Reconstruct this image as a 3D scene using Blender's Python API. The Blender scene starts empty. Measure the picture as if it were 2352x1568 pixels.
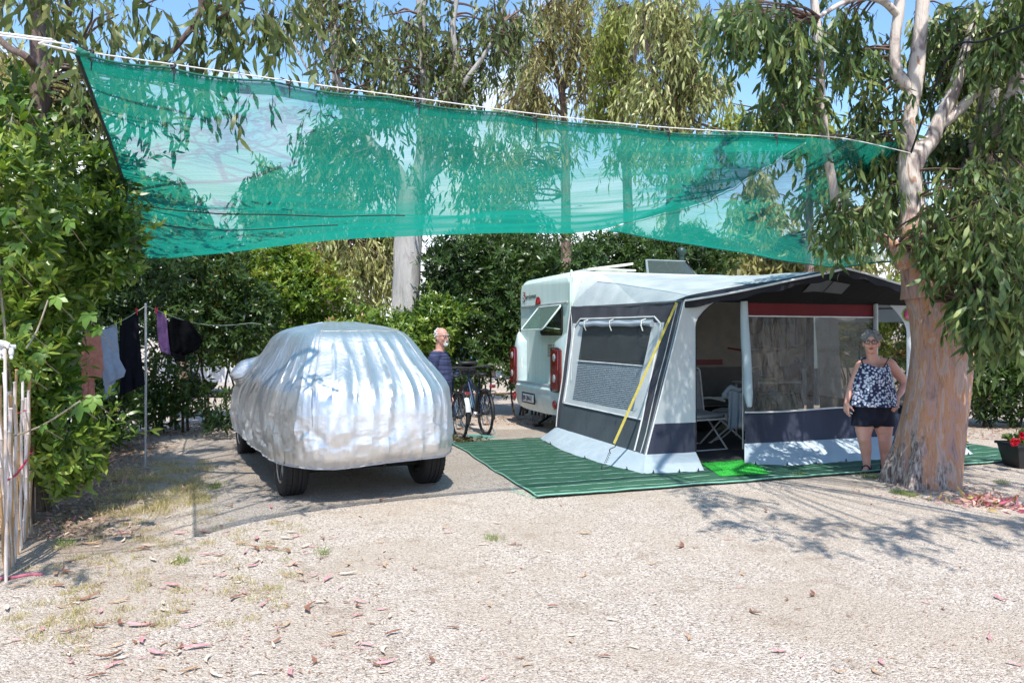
import bpy, bmesh, math, random
import numpy as np
from mathutils import Vector, Matrix, noise
random.seed(7)
RNG = np.random.default_rng(11)
SC = bpy.context.scene
COL = SC.collection
FP, CX, HY, CH = 1764.0, 1176.0, 775.0, 1.55
V = Vector

def P(px, py, d):
    return V(((px-CX)/FP*d, d, CH-(py-HY)/FP*d))
def G(px, py, z=0.0):
    d = (CH-z)*FP/(py-HY)
    return V(((px-CX)/FP*d, d, z))

# ------------------------------------------------------------------ materials
def new_mat(name):
    m = bpy.data.materials.new(name); m.use_nodes = True
    nt = m.node_tree; nt.nodes.clear()
    out = nt.nodes.new('ShaderNodeOutputMaterial')
    return m, nt, out
def nd(nt, typ, **kw):
    n = nt.nodes.new(typ)
    for k, v in kw.items():
        if k in n.inputs: n.inputs[k].default_value = v
        else: setattr(n, k, v)
    return n
def ramp(nt, stops, fac=None, interp='LINEAR'):
    r = nt.nodes.new('ShaderNodeValToRGB'); cr = r.color_ramp; cr.interpolation = interp
    while len(cr.elements) < len(stops): cr.elements.new(.5)
    for e, (p, c) in zip(cr.elements, stops):
        e.position = p; e.color = (*c, 1) if len(c) == 3 else c
    if fac is not None: nt.links.new(fac, r.inputs[0])
    return r
def coords(nt, scale=(1,1,1), kind='Object'):
    tc = nt.nodes.new('ShaderNodeTexCoord'); mp = nt.nodes.new('ShaderNodeMapping')
    mp.inputs['Scale'].default_value = scale
    nt.links.new(tc.outputs[kind], mp.inputs[0]); return mp.outputs[0]
def noise_tex(nt, vec, scale, detail=4, rough=.55, dist=0):
    n = nt.nodes.new('ShaderNodeTexNoise'); n.inputs['Scale'].default_value = scale
    n.inputs['Detail'].default_value = detail; n.inputs['Roughness'].default_value = rough
    n.inputs['Distortion'].default_value = dist
    nt.links.new(vec, n.inputs['Vector']); return n
def bump(nt, h, strength=.3, dist=.01, prev=None):
    b = nt.nodes.new('ShaderNodeBump'); b.inputs['Strength'].default_value = strength
    b.inputs['Distance'].default_value = dist; nt.links.new(h, b.inputs['Height'])
    if prev: nt.links.new(prev, b.inputs['Normal'])
    return b.outputs[0]
def pm(name, c1, c2=None, scale=6, rough=.6, metal=0, bs=20, bst=.2, bd=.01, spec=.4, sc=(1,1,1), transl=0, tcol=None, alpha=None, coat=0):
    """general procedural surface: two colours mixed by noise, noise bump, optional cloth translucency"""
    m, nt, out = new_mat(name); L = nt.links.new
    b = nt.nodes.new('ShaderNodeBsdfPrincipled')
    vec = coords(nt, sc)
    c2 = c2 or tuple(x*.8 for x in c1)
    n = noise_tex(nt, vec, scale); r = ramp(nt, [(.35, c2), (.65, c1)], n.outputs[0])
    L(r.outputs[0], b.inputs['Base Color'])
    b.inputs['Roughness'].default_value = rough; b.inputs['Metallic'].default_value = metal
    b.inputs['Specular IOR Level'].default_value = spec; b.inputs['Coat Weight'].default_value = coat
    if bst:
        n2 = noise_tex(nt, vec, bs, 5); L(bump(nt, n2.outputs[0], bst, bd), b.inputs['Normal'])
    sh = b.outputs[0]
    if transl:
        t = nt.nodes.new('ShaderNodeBsdfTranslucent'); 
        if tcol: t.inputs[0].default_value = (*tcol, 1)
        else: L(r.outputs[0], t.inputs[0])
        mx = nt.nodes.new('ShaderNodeMixShader'); mx.inputs[0].default_value = transl
        L(sh, mx.inputs[1]); L(t.outputs[0], mx.inputs[2]); sh = mx.outputs[0]
    if alpha is not None:
        t = nt.nodes.new('ShaderNodeBsdfTransparent'); mx = nt.nodes.new('ShaderNodeMixShader')
        mx.inputs[0].default_value = alpha; L(t.outputs[0], mx.inputs[1]); L(sh, mx.inputs[2]); sh = mx.outputs[0]
    L(sh, out.inputs[0]); return m
def leafmat(name, cols, transl=.35, rough=.42, spec=.5):
    """leaf colour comes from a per-leaf random value"""
    m, nt, out = new_mat(name); L = nt.links.new
    a = nt.nodes.new('ShaderNodeAttribute'); a.attribute_name = 'rnd'
    n = len(cols); r = ramp(nt, [((i+.5)/n, c) for i, c in enumerate(cols)], a.outputs['Fac'])
    b = nt.nodes.new('ShaderNodeBsdfPrincipled'); b.inputs['Roughness'].default_value = rough
    b.inputs['Specular IOR Level'].default_value = spec
    L(r.outputs[0], b.inputs['Base Color'])
    hs = nt.nodes.new('ShaderNodeHueSaturation'); hs.inputs['Hue'].default_value = .485
    hs.inputs['Saturation'].default_value = 1.1; hs.inputs['Value'].default_value = 1.5
    L(r.outputs[0], hs.inputs['Color'])
    t = nt.nodes.new('ShaderNodeBsdfTranslucent'); L(hs.outputs[0], t.inputs[0])
    mx = nt.nodes.new('ShaderNodeMixShader'); mx.inputs[0].default_value = transl
    L(b.outputs[0], mx.inputs[1]); L(t.outputs[0], mx.inputs[2]); L(mx.outputs[0], out.inputs[0])
    return m
def barkmat(name, cols, dark=(.05,.035,.03), sc=(5,5,1.1), scale=2.2, rough_h=None, crack=.5, pale_h=None):
    """peeling eucalyptus bark: long vertical patches, cracks, rough grey-brown bark with a ragged upper limit near the foot"""
    m, nt, out = new_mat(name); L = nt.links.new
    vec = coords(nt, sc)
    n = noise_tex(nt, vec, scale, 6, .6, .6)
    k = len(cols); r = ramp(nt, [(.28+.44*i/(k-1), c) for i, c in enumerate(cols)], n.outputs[0])
    v2 = coords(nt, (14,14,1.6)); n2 = noise_tex(nt, v2, 2.2, 6, .65, 1.2)
    cr = ramp(nt, [(.38, (0,0,0)), (.45, (1,1,1))], n2.outputs[0])
    mx = nt.nodes.new('ShaderNodeMixRGB'); mx.blend_type = 'MIX'
    mth = nd(nt, 'ShaderNodeMath', operation='MULTIPLY_ADD'); mth.inputs[1].default_value = crack; mth.inputs[2].default_value = 1-crack
    L(cr.outputs[0], mth.inputs[0]); L(mth.outputs[0], mx.inputs[0])
    mx.inputs[1].default_value = (*dark, 1); L(r.outputs[0], mx.inputs[2])
    col = mx.outputs[0]
    if pale_h:   # young smooth bark on the upper limbs
        tc = nt.nodes.new('ShaderNodeTexCoord'); sp = nt.nodes.new('ShaderNodeSeparateXYZ'); L(tc.outputs['Object'], sp.inputs[0])
        s5 = nd(nt, 'ShaderNodeMath', operation='MULTIPLY_ADD'); L(n.outputs[0], s5.inputs[0]); s5.inputs[1].default_value = 1.6; L(sp.outputs[2], s5.inputs[2])
        s6 = nd(nt, 'ShaderNodeMapRange'); L(s5.outputs[0], s6.inputs[0]); s6.inputs[1].default_value = pale_h+.7; s6.inputs[2].default_value = pale_h+.95
        n8 = noise_tex(nt, coords(nt, (4,4,1.5)), 2.4, 4, .5, .8); r8 = ramp(nt, [(.36, (.20,.165,.16)), (.44, (.36,.30,.27)), (.5, (.56,.49,.43)), (.66, (.62,.56,.50)), (.7, (.42,.27,.19))], n8.outputs[0])
        m8 = nt.nodes.new('ShaderNodeMixRGB'); L(s6.outputs[0], m8.inputs[0]); L(col, m8.inputs[1]); L(r8.outputs[0], m8.inputs[2]); col = m8.outputs[0]
    if rough_h:
        tc = nt.nodes.new('ShaderNodeTexCoord'); sp = nt.nodes.new('ShaderNodeSeparateXYZ'); L(tc.outputs['Object'], sp.inputs[0])
        nz = noise_tex(nt, coords(nt, (3.5,3.5,1.0)), 1.6, 5, .6)
        s1 = nd(nt, 'ShaderNodeMath', operation='MULTIPLY'); s1.inputs[1].default_value = 3.6; L(nz.outputs[0], s1.inputs[0])
        s2 = nd(nt, 'ShaderNodeMath', operation='SUBTRACT'); L(s1.outputs[0], s2.inputs[0]); L(sp.outputs[2], s2.inputs[1])
        s4 = nd(nt, 'ShaderNodeMath', operation='MULTIPLY_ADD'); L(sp.outputs[0], s4.inputs[0]); s4.inputs[1].default_value = -1.5; L(s2.outputs[0], s4.inputs[2])
        s3 = nd(nt, 'ShaderNodeMapRange'); L(s4.outputs[0], s3.inputs[0]); s3.inputs[1].default_value = rough_h; s3.inputs[2].default_value = rough_h+.25
        n3 = noise_tex(nt, coords(nt, (10,10,3)), 3, 6, .7, .5)
        rr = ramp(nt, [(.36, (.05,.04,.038)), (.47, (.20,.155,.135)), (.6, (.48,.42,.38))], n3.outputs[0])
        m3 = nt.nodes.new('ShaderNodeMixRGB'); L(s3.outputs[0], m3.inputs[0]); L(col, m3.inputs[1]); L(rr.outputs[0], m3.inputs[2]); col = m3.outputs[0]
    b = nt.nodes.new('ShaderNodeBsdfPrincipled'); b.inputs['Roughness'].default_value = .75; b.inputs['Specular IOR Level'].default_value = .25
    L(col, b.inputs['Base Color'])
    bb = bump(nt, n2.outputs[0], .6, .03); bb = bump(nt, n.outputs[0], .4, .03, bb)
    L(bb, b.inputs['Normal']); L(b.outputs[0], out.inputs[0]); return m

# ------------------------------------------------------------------ objects
def M(o):
    m = Matrix.LocRotScale(o.location, o.rotation_euler, o.scale)
    return M(o.parent) @ m if o.parent else m
def tag(o, label=None, cat=None, group=None, kind=None):
    if label: o['label'] = label
    if cat: o['category'] = cat
    if group: o['group'] = group
    if kind: o['kind'] = kind
    return o
def thing(name, loc, label, cat, rz=0, group=None):
    o = bpy.data.objects.new(name, None); o.empty_display_size = .1
    COL.objects.link(o); o.location = loc; o.rotation_euler = (0, 0, rz)
    return tag(o, label, cat, group)
def catmull(pts, rad=None, sub=4):
    pts = [V(p) for p in pts]; n = len(pts)
    if n < 3: return pts, rad
    o, r = [], []
    for i in range(n-1):
        a = pts[max(i-1, 0)]; b = pts[i]; c = pts[i+1]; d = pts[min(i+2, n-1)]
        for k in range(sub):
            t = k/sub
            o.append(.5*((2*b)+(c-a)*t+(2*a-5*b+4*c-d)*t*t+(3*b-a-3*c+d)*t**3))
            if rad: r.append(rad[i]*(1-t)+rad[i+1]*t)
    o.append(pts[-1]); 
    if rad: r.append(rad[-1])
    return o, r
class MB:
    def __init__(s): s.v = []; s.f = []
    def add(s, vs, fs):
        k = len(s.v); s.v += [tuple(x) for x in vs]; s.f += [tuple(i+k for i in f) for f in fs]; return s
    def box(s, c, size, rot=None, bev=0):
        c = V(c); hx, hy, hz = [x/2 for x in size]; R = rot.to_matrix() if hasattr(rot, 'to_matrix') else (rot or Matrix.Identity(3))
        if bev:
            b = bev; vs = []
            for sx in (-1, 1):
                for sy in (-1, 1):
                    for sz in (-1, 1):
                        vs += [V((sx*hx, sy*(hy-b), sz*(hz-b))), V((sx*(hx-b), sy*hy, sz*(hz-b))), V((sx*(hx-b), sy*(hy-b), sz*hz))]
            bm = bmesh.new(); [bm.verts.new(c+R@x) for x in vs]
            bmesh.ops.convex_hull(bm, input=bm.verts); bm.verts.index_update()
            s.add([x.co for x in bm.verts], [[q.index for q in f.verts] for f in bm.faces]); bm.free(); return s
        vs = [c+R@V((x*hx, y*hy, z*hz)) for x in (-1, 1) for y in (-1, 1) for z in (-1, 1)]
        return s.add(vs, [(0,1,3,2),(4,6,7,5),(0,4,5,1),(2,3,7,6),(0,2,6,4),(1,5,7,3)])
    def tube(s, pts, rad, n=8, sub=0, cap=True, flat=1.0):
        pts = [V(p) for p in pts]; rad = list(rad) if hasattr(rad, '__len__') else [rad]*len(pts)
        if sub: pts, rad = catmull(pts, rad, sub)
        ref = None; rings = []
        for i, p in enumerate(pts):
            t = (pts[min(i+1, len(pts)-1)]-pts[max(i-1, 0)])
            t = t.normalized() if t.length > 1e-9 else V((0,0,1))
            if ref is None: ref = V((1,0,0)) if abs(t.x) < .9 else V((0,1,0))
            a = t.cross(ref).normalized(); b = t.cross(a).normalized(); ref = -b if False else a.cross(t)
            rings.append([p+(a*math.cos(2*math.pi*k/n)*rad[i]+b*math.sin(2*math.pi*k/n)*rad[i]*flat) for k in range(n)])
        vs = [q for r in rings for q in r]; m = len(rings)
        fs = [(i*n+k, i*n+(k+1)%n, (i+1)*n+(k+1)%n, (i+1)*n+k) for i in range(m-1) for k in range(n)]
        if cap: fs += [tuple(range(n))[::-1], tuple((m-1)*n+k for k in range(n))]
        return s.add(vs, fs)
    def ell(s, c, r, rot=None, nu=16, nv=10):
        c = V(c); R = rot.to_matrix() if hasattr(rot, 'to_matrix') else (rot or Matrix.Identity(3))
        r = r if hasattr(r, '__len__') else (r, r, r)
        vs = [c+R@V((0,0,-r[2]))]; fs = []
        for j in range(1, nv):
            ph = math.pi*j/nv-math.pi/2
            for i in range(nu):
                a = 2*math.pi*i/nu
                vs.append(c+R@V((r[0]*math.cos(ph)*math.cos(a), r[1]*math.cos(ph)*math.sin(a), r[2]*math.sin(ph))))
        vs.append(c+R@V((0,0,r[2])))
        for i in range(nu): fs.append((0, 1+(i+1)%nu, 1+i))
        for j in range(nv-2):
            for i in range(nu):
                a = 1+j*nu+i; b = 1+j*nu+(i+1)%nu; fs.append((a, b, b+nu, a+nu))
        k = 1+(nv-2)*nu; e = len(vs)-1
        for i in range(nu): fs.append((k+i, k+(i+1)%nu, e))
        return s.add(vs, fs)
    def cap(s, a, ra, b, rb, n=14):
        a = V(a); b = V(b)
        d = (b-a); q = d.to_track_quat('Z', 'Y').to_matrix(); h = d.length
        vs = []; rows = []
        for j in range(1, 5):
            ph = -math.pi/2+math.pi/2*j/4*.98
            rows.append((math.sin(ph)*ra, math.cos(ph)*ra))
        for j in range(0, 4):
            ph = math.pi/2*j/4
            rows.append((h+math.sin(ph)*rb, math.cos(ph)*rb))
        vs.append(a+q@V((0,0,-ra)))
        for z, r in rows:
            for k in range(n):
                t = 2*math.pi*k/n; vs.append(a+q@V((r*math.cos(t), r*math.sin(t), z)))
        vs.append(a+q@V((0,0,h+rb))); fs = []
        for k in range(n): fs.append((0, 1+(k+1)%n, 1+k))
        for j in range(len(rows)-1):
            for k in range(n):
                x = 1+j*n+k; y = 1+j*n+(k+1)%n; fs.append((x, y, y+n, x+n))
        e = len(vs)-1; o = 1+(len(rows)-1)*n
        for k in range(n): fs.append((o+k, o+(k+1)%n, e))
        return s.add(vs, fs)
    def lathe(s, prof, c=(0,0,0), rot=None, n=24, close=False):
        c = V(c); R = rot.to_matrix() if hasattr(rot, 'to_matrix') else (rot or Matrix.Identity(3))
        vs = [c+R@V((r*math.cos(2*math.pi*k/n), r*math.sin(2*math.pi*k/n), z)) for r, z in prof for k in range(n)]
        m = len(prof); fs = [(i*n+k, i*n+(k+1)%n, (i+1)*n+(k+1)%n, (i+1)*n+k) for i in range(m-1) for k in range(n)]
        if close: fs += [((m-1)*n+k, (m-1)*n+(k+1)%n, (k+1)%n, k) for k in range(n)]
        return s.add(vs, fs)
    def grid(s, fn, nu, nv, closed=False):
        vs = [fn(i/nu, j/nv) for j in range(nv+1) for i in range(nu if closed else nu+1)]
        w = nu if closed else nu+1
        fs = [(j*w+i, j*w+(i+1)%w, (j+1)*w+(i+1)%w, (j+1)*w+i) for j in range(nv) for i in range(nu)]
        return s.add(vs, fs)
    def extrude(s, poly, d):
        """poly: world points of a flat outline, d: thickness vector"""
        n = len(poly); d = V(d); vs = [V(p) for p in poly]+[V(p)+d for p in poly]
        return s.add(vs, [tuple(range(n))[::-1], tuple(range(n, 2*n))]+[(i, (i+1)%n, n+(i+1)%n, n+i) for i in range(n)])
    def build(s, name, mat, parent=None, world=True, smooth=True, tri=False):
        vs = s.v
        if parent is not None and world:
            inv = M(parent).inverted(); vs = [tuple(inv@V(x)) for x in vs]
        me = bpy.data.meshes.new(name); me.from_pydata(vs, [], s.f); me.update()
        if smooth:
            me.shade_smooth()
            try: me.set_sharp_from_angle(angle=math.radians(38))
            except Exception: pass
        o = bpy.data.objects.new(name, me); COL.objects.link(o)
        if mat: me.materials.append(mat)
        if parent is not None: o.parent = parent
        return o
def solid(o, t, off=0):
    m = o.modifiers.new('s', 'SOLIDIFY'); m.thickness = t; m.offset = off; return o
def remesh(o, vox=.006, it=5):
    m = o.modifiers.new('r', 'REMESH'); m.mode = 'VOXEL'; m.voxel_size = vox; m.use_smooth_shade = True
    m = o.modifiers.new('m', 'SMOOTH'); m.iterations = it; m.factor = .5; return o

# ------------------------------------------------------------------ leaves
def unit(a): return a/np.maximum(np.linalg.norm(a, axis=-1, keepdims=True), 1e-9)
class LB:
    """collects many leaf-sized faces"""
    def __init__(s): s.V = []; s.R = []
    def add(s, pos, dirs, L, W, rnd, bend=.12, nr=None, shape=(.33, 1., .68, .75)):
        N = len(pos)
        if N == 0: return
        d = unit(dirs); h = RNG.normal(size=(N, 3)) if nr is None else nr
        side = unit(np.cross(d, h)); nrm = np.cross(side, d)
        L = np.broadcast_to(L, (N,))[:, None]; W = np.broadcast_to(W, (N,))[:, None]
        b = (RNG.normal(size=(N, 1))*bend)*L
        t1, w1, t2, w2 = shape
        A = pos; m1 = pos+d*L*t1+nrm*b*.8; m2 = pos+d*L*t2+nrm*b*.8; T = pos+d*L
        k = nrm*W*.12
        s.V.append(np.stack([A, m1+side*W*w1/2+k, m1-side*W*w1/2+k, m2+side*W*w2/2+k, m2-side*W*w2/2+k, T], 1)); s.R.append(np.broadcast_to(rnd, (N,)))
    def build(s, name, mat, parent=None, smooth=True):
        v = np.concatenate(s.V).astype(np.float32); r = np.concatenate(s.R).astype(np.float32); N = len(v)
        if parent is not None:
            loc = M(parent).translation; v = v-np.array(loc, dtype=np.float32)
        me = bpy.data.meshes.new(name); me.vertices.add(N*6); me.vertices.foreach_set('co', v.reshape(-1))
        pat = np.array([0,2,1, 1,2,4,3, 3,4,5]); idx = (np.arange(N)[:, None]*6+pat).reshape(-1)
        me.loops.add(N*10); me.loops.foreach_set('vertex_index', idx.astype(np.int32))
        me.polygons.add(N*3); st = (np.arange(N)[:, None]*10+np.array([0,3,7])).reshape(-1)
        me.polygons.foreach_set('loop_start', st.astype(np.int32))
        me.update(calc_edges=True); me.validate()
        a = me.attributes.new('rnd', 'FLOAT', 'FACE'); a.data.foreach_set('value', np.repeat(np.clip(r, 0, 1), 3))
        if smooth: me.shade_smooth()
        me.materials.append(mat)
        o = bpy.data.objects.new(name, me); COL.objects.link(o)
        if parent is not None: o.parent = parent
        return o
def ball(n, k=.5):
    d = unit(RNG.normal(size=(n, 3))); return d*(RNG.random((n, 1))**k)
def spray(lb, wood, A, size, nleaf, L, W, droop=1., base=None, twigr=.004, lie=.3):
    """drooping twigs from anchors A, narrow leaves hanging off them"""
    S = len(A); out = RNG.normal(size=(S, 3)); out[:, 2] *= .35; out = unit(out)
    ln = size*RNG.uniform(.5, 1.2, S)
    t = np.linspace(.12, 1, nleaf)[None, :, None]
    def pt(t): return A[:, None]+out[:, None]*ln[:, None, None]*(t*.55*(1.2-.5*t))+np.array([0,0,-1.])*ln[:, None, None]*droop*(t**1.6)*.8
    p = pt(t)+RNG.normal(size=(S, nleaf, 3))*.012
    d = np.array([0,0,-1.])*1.0*droop+RNG.normal(size=(S, nleaf, 3))*(.42)+out[:, None]*lie
    rn = (.55*RNG.random((S, nleaf))+.45*(RNG.random((S, 1)) if base is None else base[:, None]))
    LL = L*RNG.uniform(.6, 1.25, (S, nleaf)); 
    lb.add(p.reshape(-1, 3), d.reshape(-1, 3), LL.reshape(-1), (LL*W/L).reshape(-1), rn.reshape(-1))
    if wood is not None:
        q = pt(np.array([0,.35,.7,1.])[None, :, None])
        for i in range(S): wood.tube([V(x) for x in q[i]], [twigr, twigr*.8, twigr*.6, twigr*.4], 3, cap=False)
def rosette(lb, A, D, k, L, W, rnd, spread=.9):
    """whorls of stiff leaves at shoot tips"""
    S = len(A); D = unit(D); h = unit(np.cross(D, RNG.normal(size=(S, 3)))); g = np.cross(D, h)
    a = np.arange(k)[None]*2.4+RNG.uniform(0, 6, (S, 1))
    rad = h[:, None]*np.cos(a)[..., None]+g[:, None]*np.sin(a)[..., None]
    up = RNG.uniform(.15, 1.1, (S, k, 1))
    d = D[:, None]*up+rad*spread+RNG.normal(size=(S, k, 3))*.15
    p = A[:, None]-D[:, None]*(RNG.random((S, k, 1))*L*.9)
    LL = L*RNG.uniform(.4, 1.3, (S, k))
    nr = np.broadcast_to(D[:, None], d.shape)+RNG.normal(size=d.shape)*.35
    r = .5*RNG.random((S, k))+.5*rnd[:, None]
    lb.add(p.reshape(-1, 3), d.reshape(-1, 3), LL.reshape(-1), (LL*W/L).reshape(-1), r.reshape(-1), .08, nr.reshape(-1, 3), (.38, 1, .72, .8))
def limbs_wood(mb, limbs, n=10, rough=.06, sub=5):
    nodes = []
    for pts, rad in limbs:
        q, r = catmull(pts, list(rad), sub)
        k = len(mb.v); mb.tube(q, r, n)
        for i in range(k, len(mb.v)):
            p = V(mb.v[i]); c = q[(i-k)//n]; d = p-c
            f = 1+rough*3*(noise.noise(V((p.x*5, p.y*5, p.z*1.6)))); mb.v[i] = tuple(c+d*f)
        nodes += q
    return nodes
_TW = []
def twig_mat():
    if not _TW: _TW.append(pm('twig_bark', (.16,.10,.075), (.10,.065,.05), rough=.8, scale=8))
    return _TW[0]
def euc(root, limbs, blobs, mat_leaf, mat_bark, L=.15, W=.032, size=.45, nl=9, twigs=True, n=10, droop=1., brr=.012, rough=.06, gap=0):
    """eucalyptus: limbs = [(points, radii)], blobs = [(centre, radii, clumps, sprays per clump)]"""
    wood = MB(); nodes = limbs_wood(wood, limbs, n, rough); NA = np.array([list(x) for x in nodes])
    lb = LB(); tw = MB()
    for c, r, nc, ns in blobs:
        c = np.array(c); r = np.array(r)
        cl = c+ball(nc)*r
        for q in cl:
            k = np.argmin(np.linalg.norm(NA-q, axis=1)+.0)
            a = V(NA[k]); b = V(q); ln = (b-a).length
            if ln > .15:
                mid = a.lerp(b, .5)+V((0, 0, .06*ln))+V(RNG.normal(size=3))*.07*ln
                tw.tube([a, a.lerp(mid, .5)+V(RNG.normal(size=3))*.03*ln, mid, b], [brr*(1+min(ln, 2)*.6), brr*1.2, brr, brr*.6], 5, sub=3, cap=False)
            A = q+ball(ns, .5)*np.array([1, 1, .7])*min(.55, max(.25, size*.8))*RNG.uniform(.6, 1.2)
            spray(lb, tw if twigs else None, A, size, nl, L, W, droop, np.full(ns, RNG.random()), brr*.33)
    wood.build('trunk', mat_bark, root); lb.build('crown', mat_leaf, root)
    if tw.v: tag(tw.build('twig', twig_mat(), root), None, None, None, 'stuff')
def shrub(root, blobs, mat, L=.1, W=.032, k=7, matb=None, stems=(), fill=1.0, tipdir=.5):
    """dense evergreen shrub: shoots pointing out of lumpy volumes, leaves all round each tip"""
    lb = LB()
    for c, r, n in blobs:
        c = np.array(c); r = np.array(r); n = int(n*fill)
        b = ball(n, .38); A = c+b*r
        w = np.array([noise.noise(V(x)*1.3) for x in A]); w2 = np.array([noise.noise(V(x)*3.1) for x in A])
        A = A[(w+.6*w2) > -.38]; b = b[(w+.6*w2) > -.38]; n = len(A)
        D = unit(b)*.9+RNG.normal(size=(n, 3))*.45+np.array([0, 0, tipdir])
        nn = np.array([noise.noise(V(x)*.9+V((9, 3, 1))) for x in A])
        rosette(lb, A, D, k, L, W, np.clip(.5+nn*.9+RNG.normal(size=n)*.18, 0, 1))
        m_ = max(3, n//16); bb = ball(m_, .05); bb[:, 2] = np.abs(bb[:, 2])*.8-.1; S = c+bb*r*.92; Dn = unit(unit(bb)*np.array([1,1,.6])+RNG.normal(size=(m_,3))*.35+np.array([0,0,.7])); ln = RNG.uniform(.12,.42,m_)*min(1.6, L/.1)
        for t in (.25,.5,.75,1.):
            rosette(lb, S+Dn*(ln*t)[:, None]-np.array([0,0,1])*(ln*t*t*.25)[:, None], Dn, 5 if t < 1 else 7, L*(1.1-.25*t), W*(1-.25*t), np.clip(.55+.25*t+RNG.normal(size=m_)*.12, 0, 1))
    lb.build('foliage', mat, root)
    if matb and stems:
        w = MB()
        for p, r in stems: w.tube(p, r, 6, sub=3)
        w.build('stem', matb, root)
# ================================================================== world, light, camera
SUNV = V((.05, -.62, 1)).normalized()
w = bpy.data.worlds.new("World"); SC.world = w; w.use_nodes = True
nt = w.node_tree; nt.nodes.clear(); L_ = nt.links.new
wo = nt.nodes.new('ShaderNodeOutputWorld'); bg = nt.nodes.new('ShaderNodeBackground'); bg.inputs[1].default_value = .125
sky = nt.nodes.new('ShaderNodeTexSky'); sky.sky_type = 'NISHITA'; sky.sun_disc = False
sky.sun_elevation = math.asin(SUNV.z); sky.sun_rotation = math.atan2(SUNV.x, SUNV.y)
sky.air_density = 1.1; sky.dust_density = .3; sky.ozone_density = 2.2
tc = nt.nodes.new('ShaderNodeTexCoord'); mp = nt.nodes.new('ShaderNodeMapping'); mp.inputs['Scale'].default_value = (1, 1, 2.2)
mp.inputs['Location'].default_value = (.35, .1, .2)
L_(tc.outputs['Generated'], mp.inputs[0])
n1 = noise_tex(nt, mp.outputs[0], 1.9, 7, .55, .3)
sp = nt.nodes.new('ShaderNodeSeparateXYZ'); L_(tc.outputs['Generated'], sp.inputs[0])
ma = nd(nt, 'ShaderNodeMath', operation='MULTIPLY_ADD'); L_(sp.outputs[2], ma.inputs[0]); ma.inputs[1].default_value = -.95; L_(n1.outputs[0], ma.inputs[2])
cr = ramp(nt, [(.22, (0,0,0)), (.42, (1,1,1))], ma.outputs[0])
mx = nt.nodes.new('ShaderNodeMixRGB'); hs_ = nt.nodes.new('ShaderNodeHueSaturation'); hs_.inputs['Saturation'].default_value = 1.12; hs_.inputs['Value'].default_value = 1.25; L_(sky.outputs[0], hs_.inputs['Color']); L_(cr.outputs[0], mx.inputs[0]); L_(hs_.outputs[0], mx.inputs[1]); mx.inputs[2].default_value = (7.0, 7.2, 7.6, 1)
L_(mx.outputs[0], bg.inputs[0]); L_(bg.outputs[0], wo.inputs[0])
sl = bpy.data.lights.new('sun', 'SUN'); sl.energy = 4.1; sl.angle = math.radians(.53); sl.color = (1, .96, .9)
so = bpy.data.objects.new('sun', sl); COL.objects.link(so); so.location = (0, -8, 20)
so.rotation_euler = SUNV.to_track_quat('Z', 'Y').to_euler()
cam = bpy.data.cameras.new('camera'); co = bpy.data.objects.new('camera', cam); COL.objects.link(co)
co.location = (0, 0, CH); co.rotation_euler = (math.pi/2, 0, 0)
cam.sensor_width = 36; cam.lens = 27; cam.shift_y = -9/2352; cam.clip_end = 2000; cam.clip_start = .05
SC.camera = co
SC.view_settings.view_transform = 'Standard'; SC.view_settings.look = 'None'; SC.view_settings.exposure = .84; SC.view_settings.gamma = 1
SC.cycles.transparent_max_bounces = 24; SC.cycles.max_bounces = 8
SC.cycles.use_adaptive_sampling = True; SC.cycles.adaptive_threshold = .02

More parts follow.
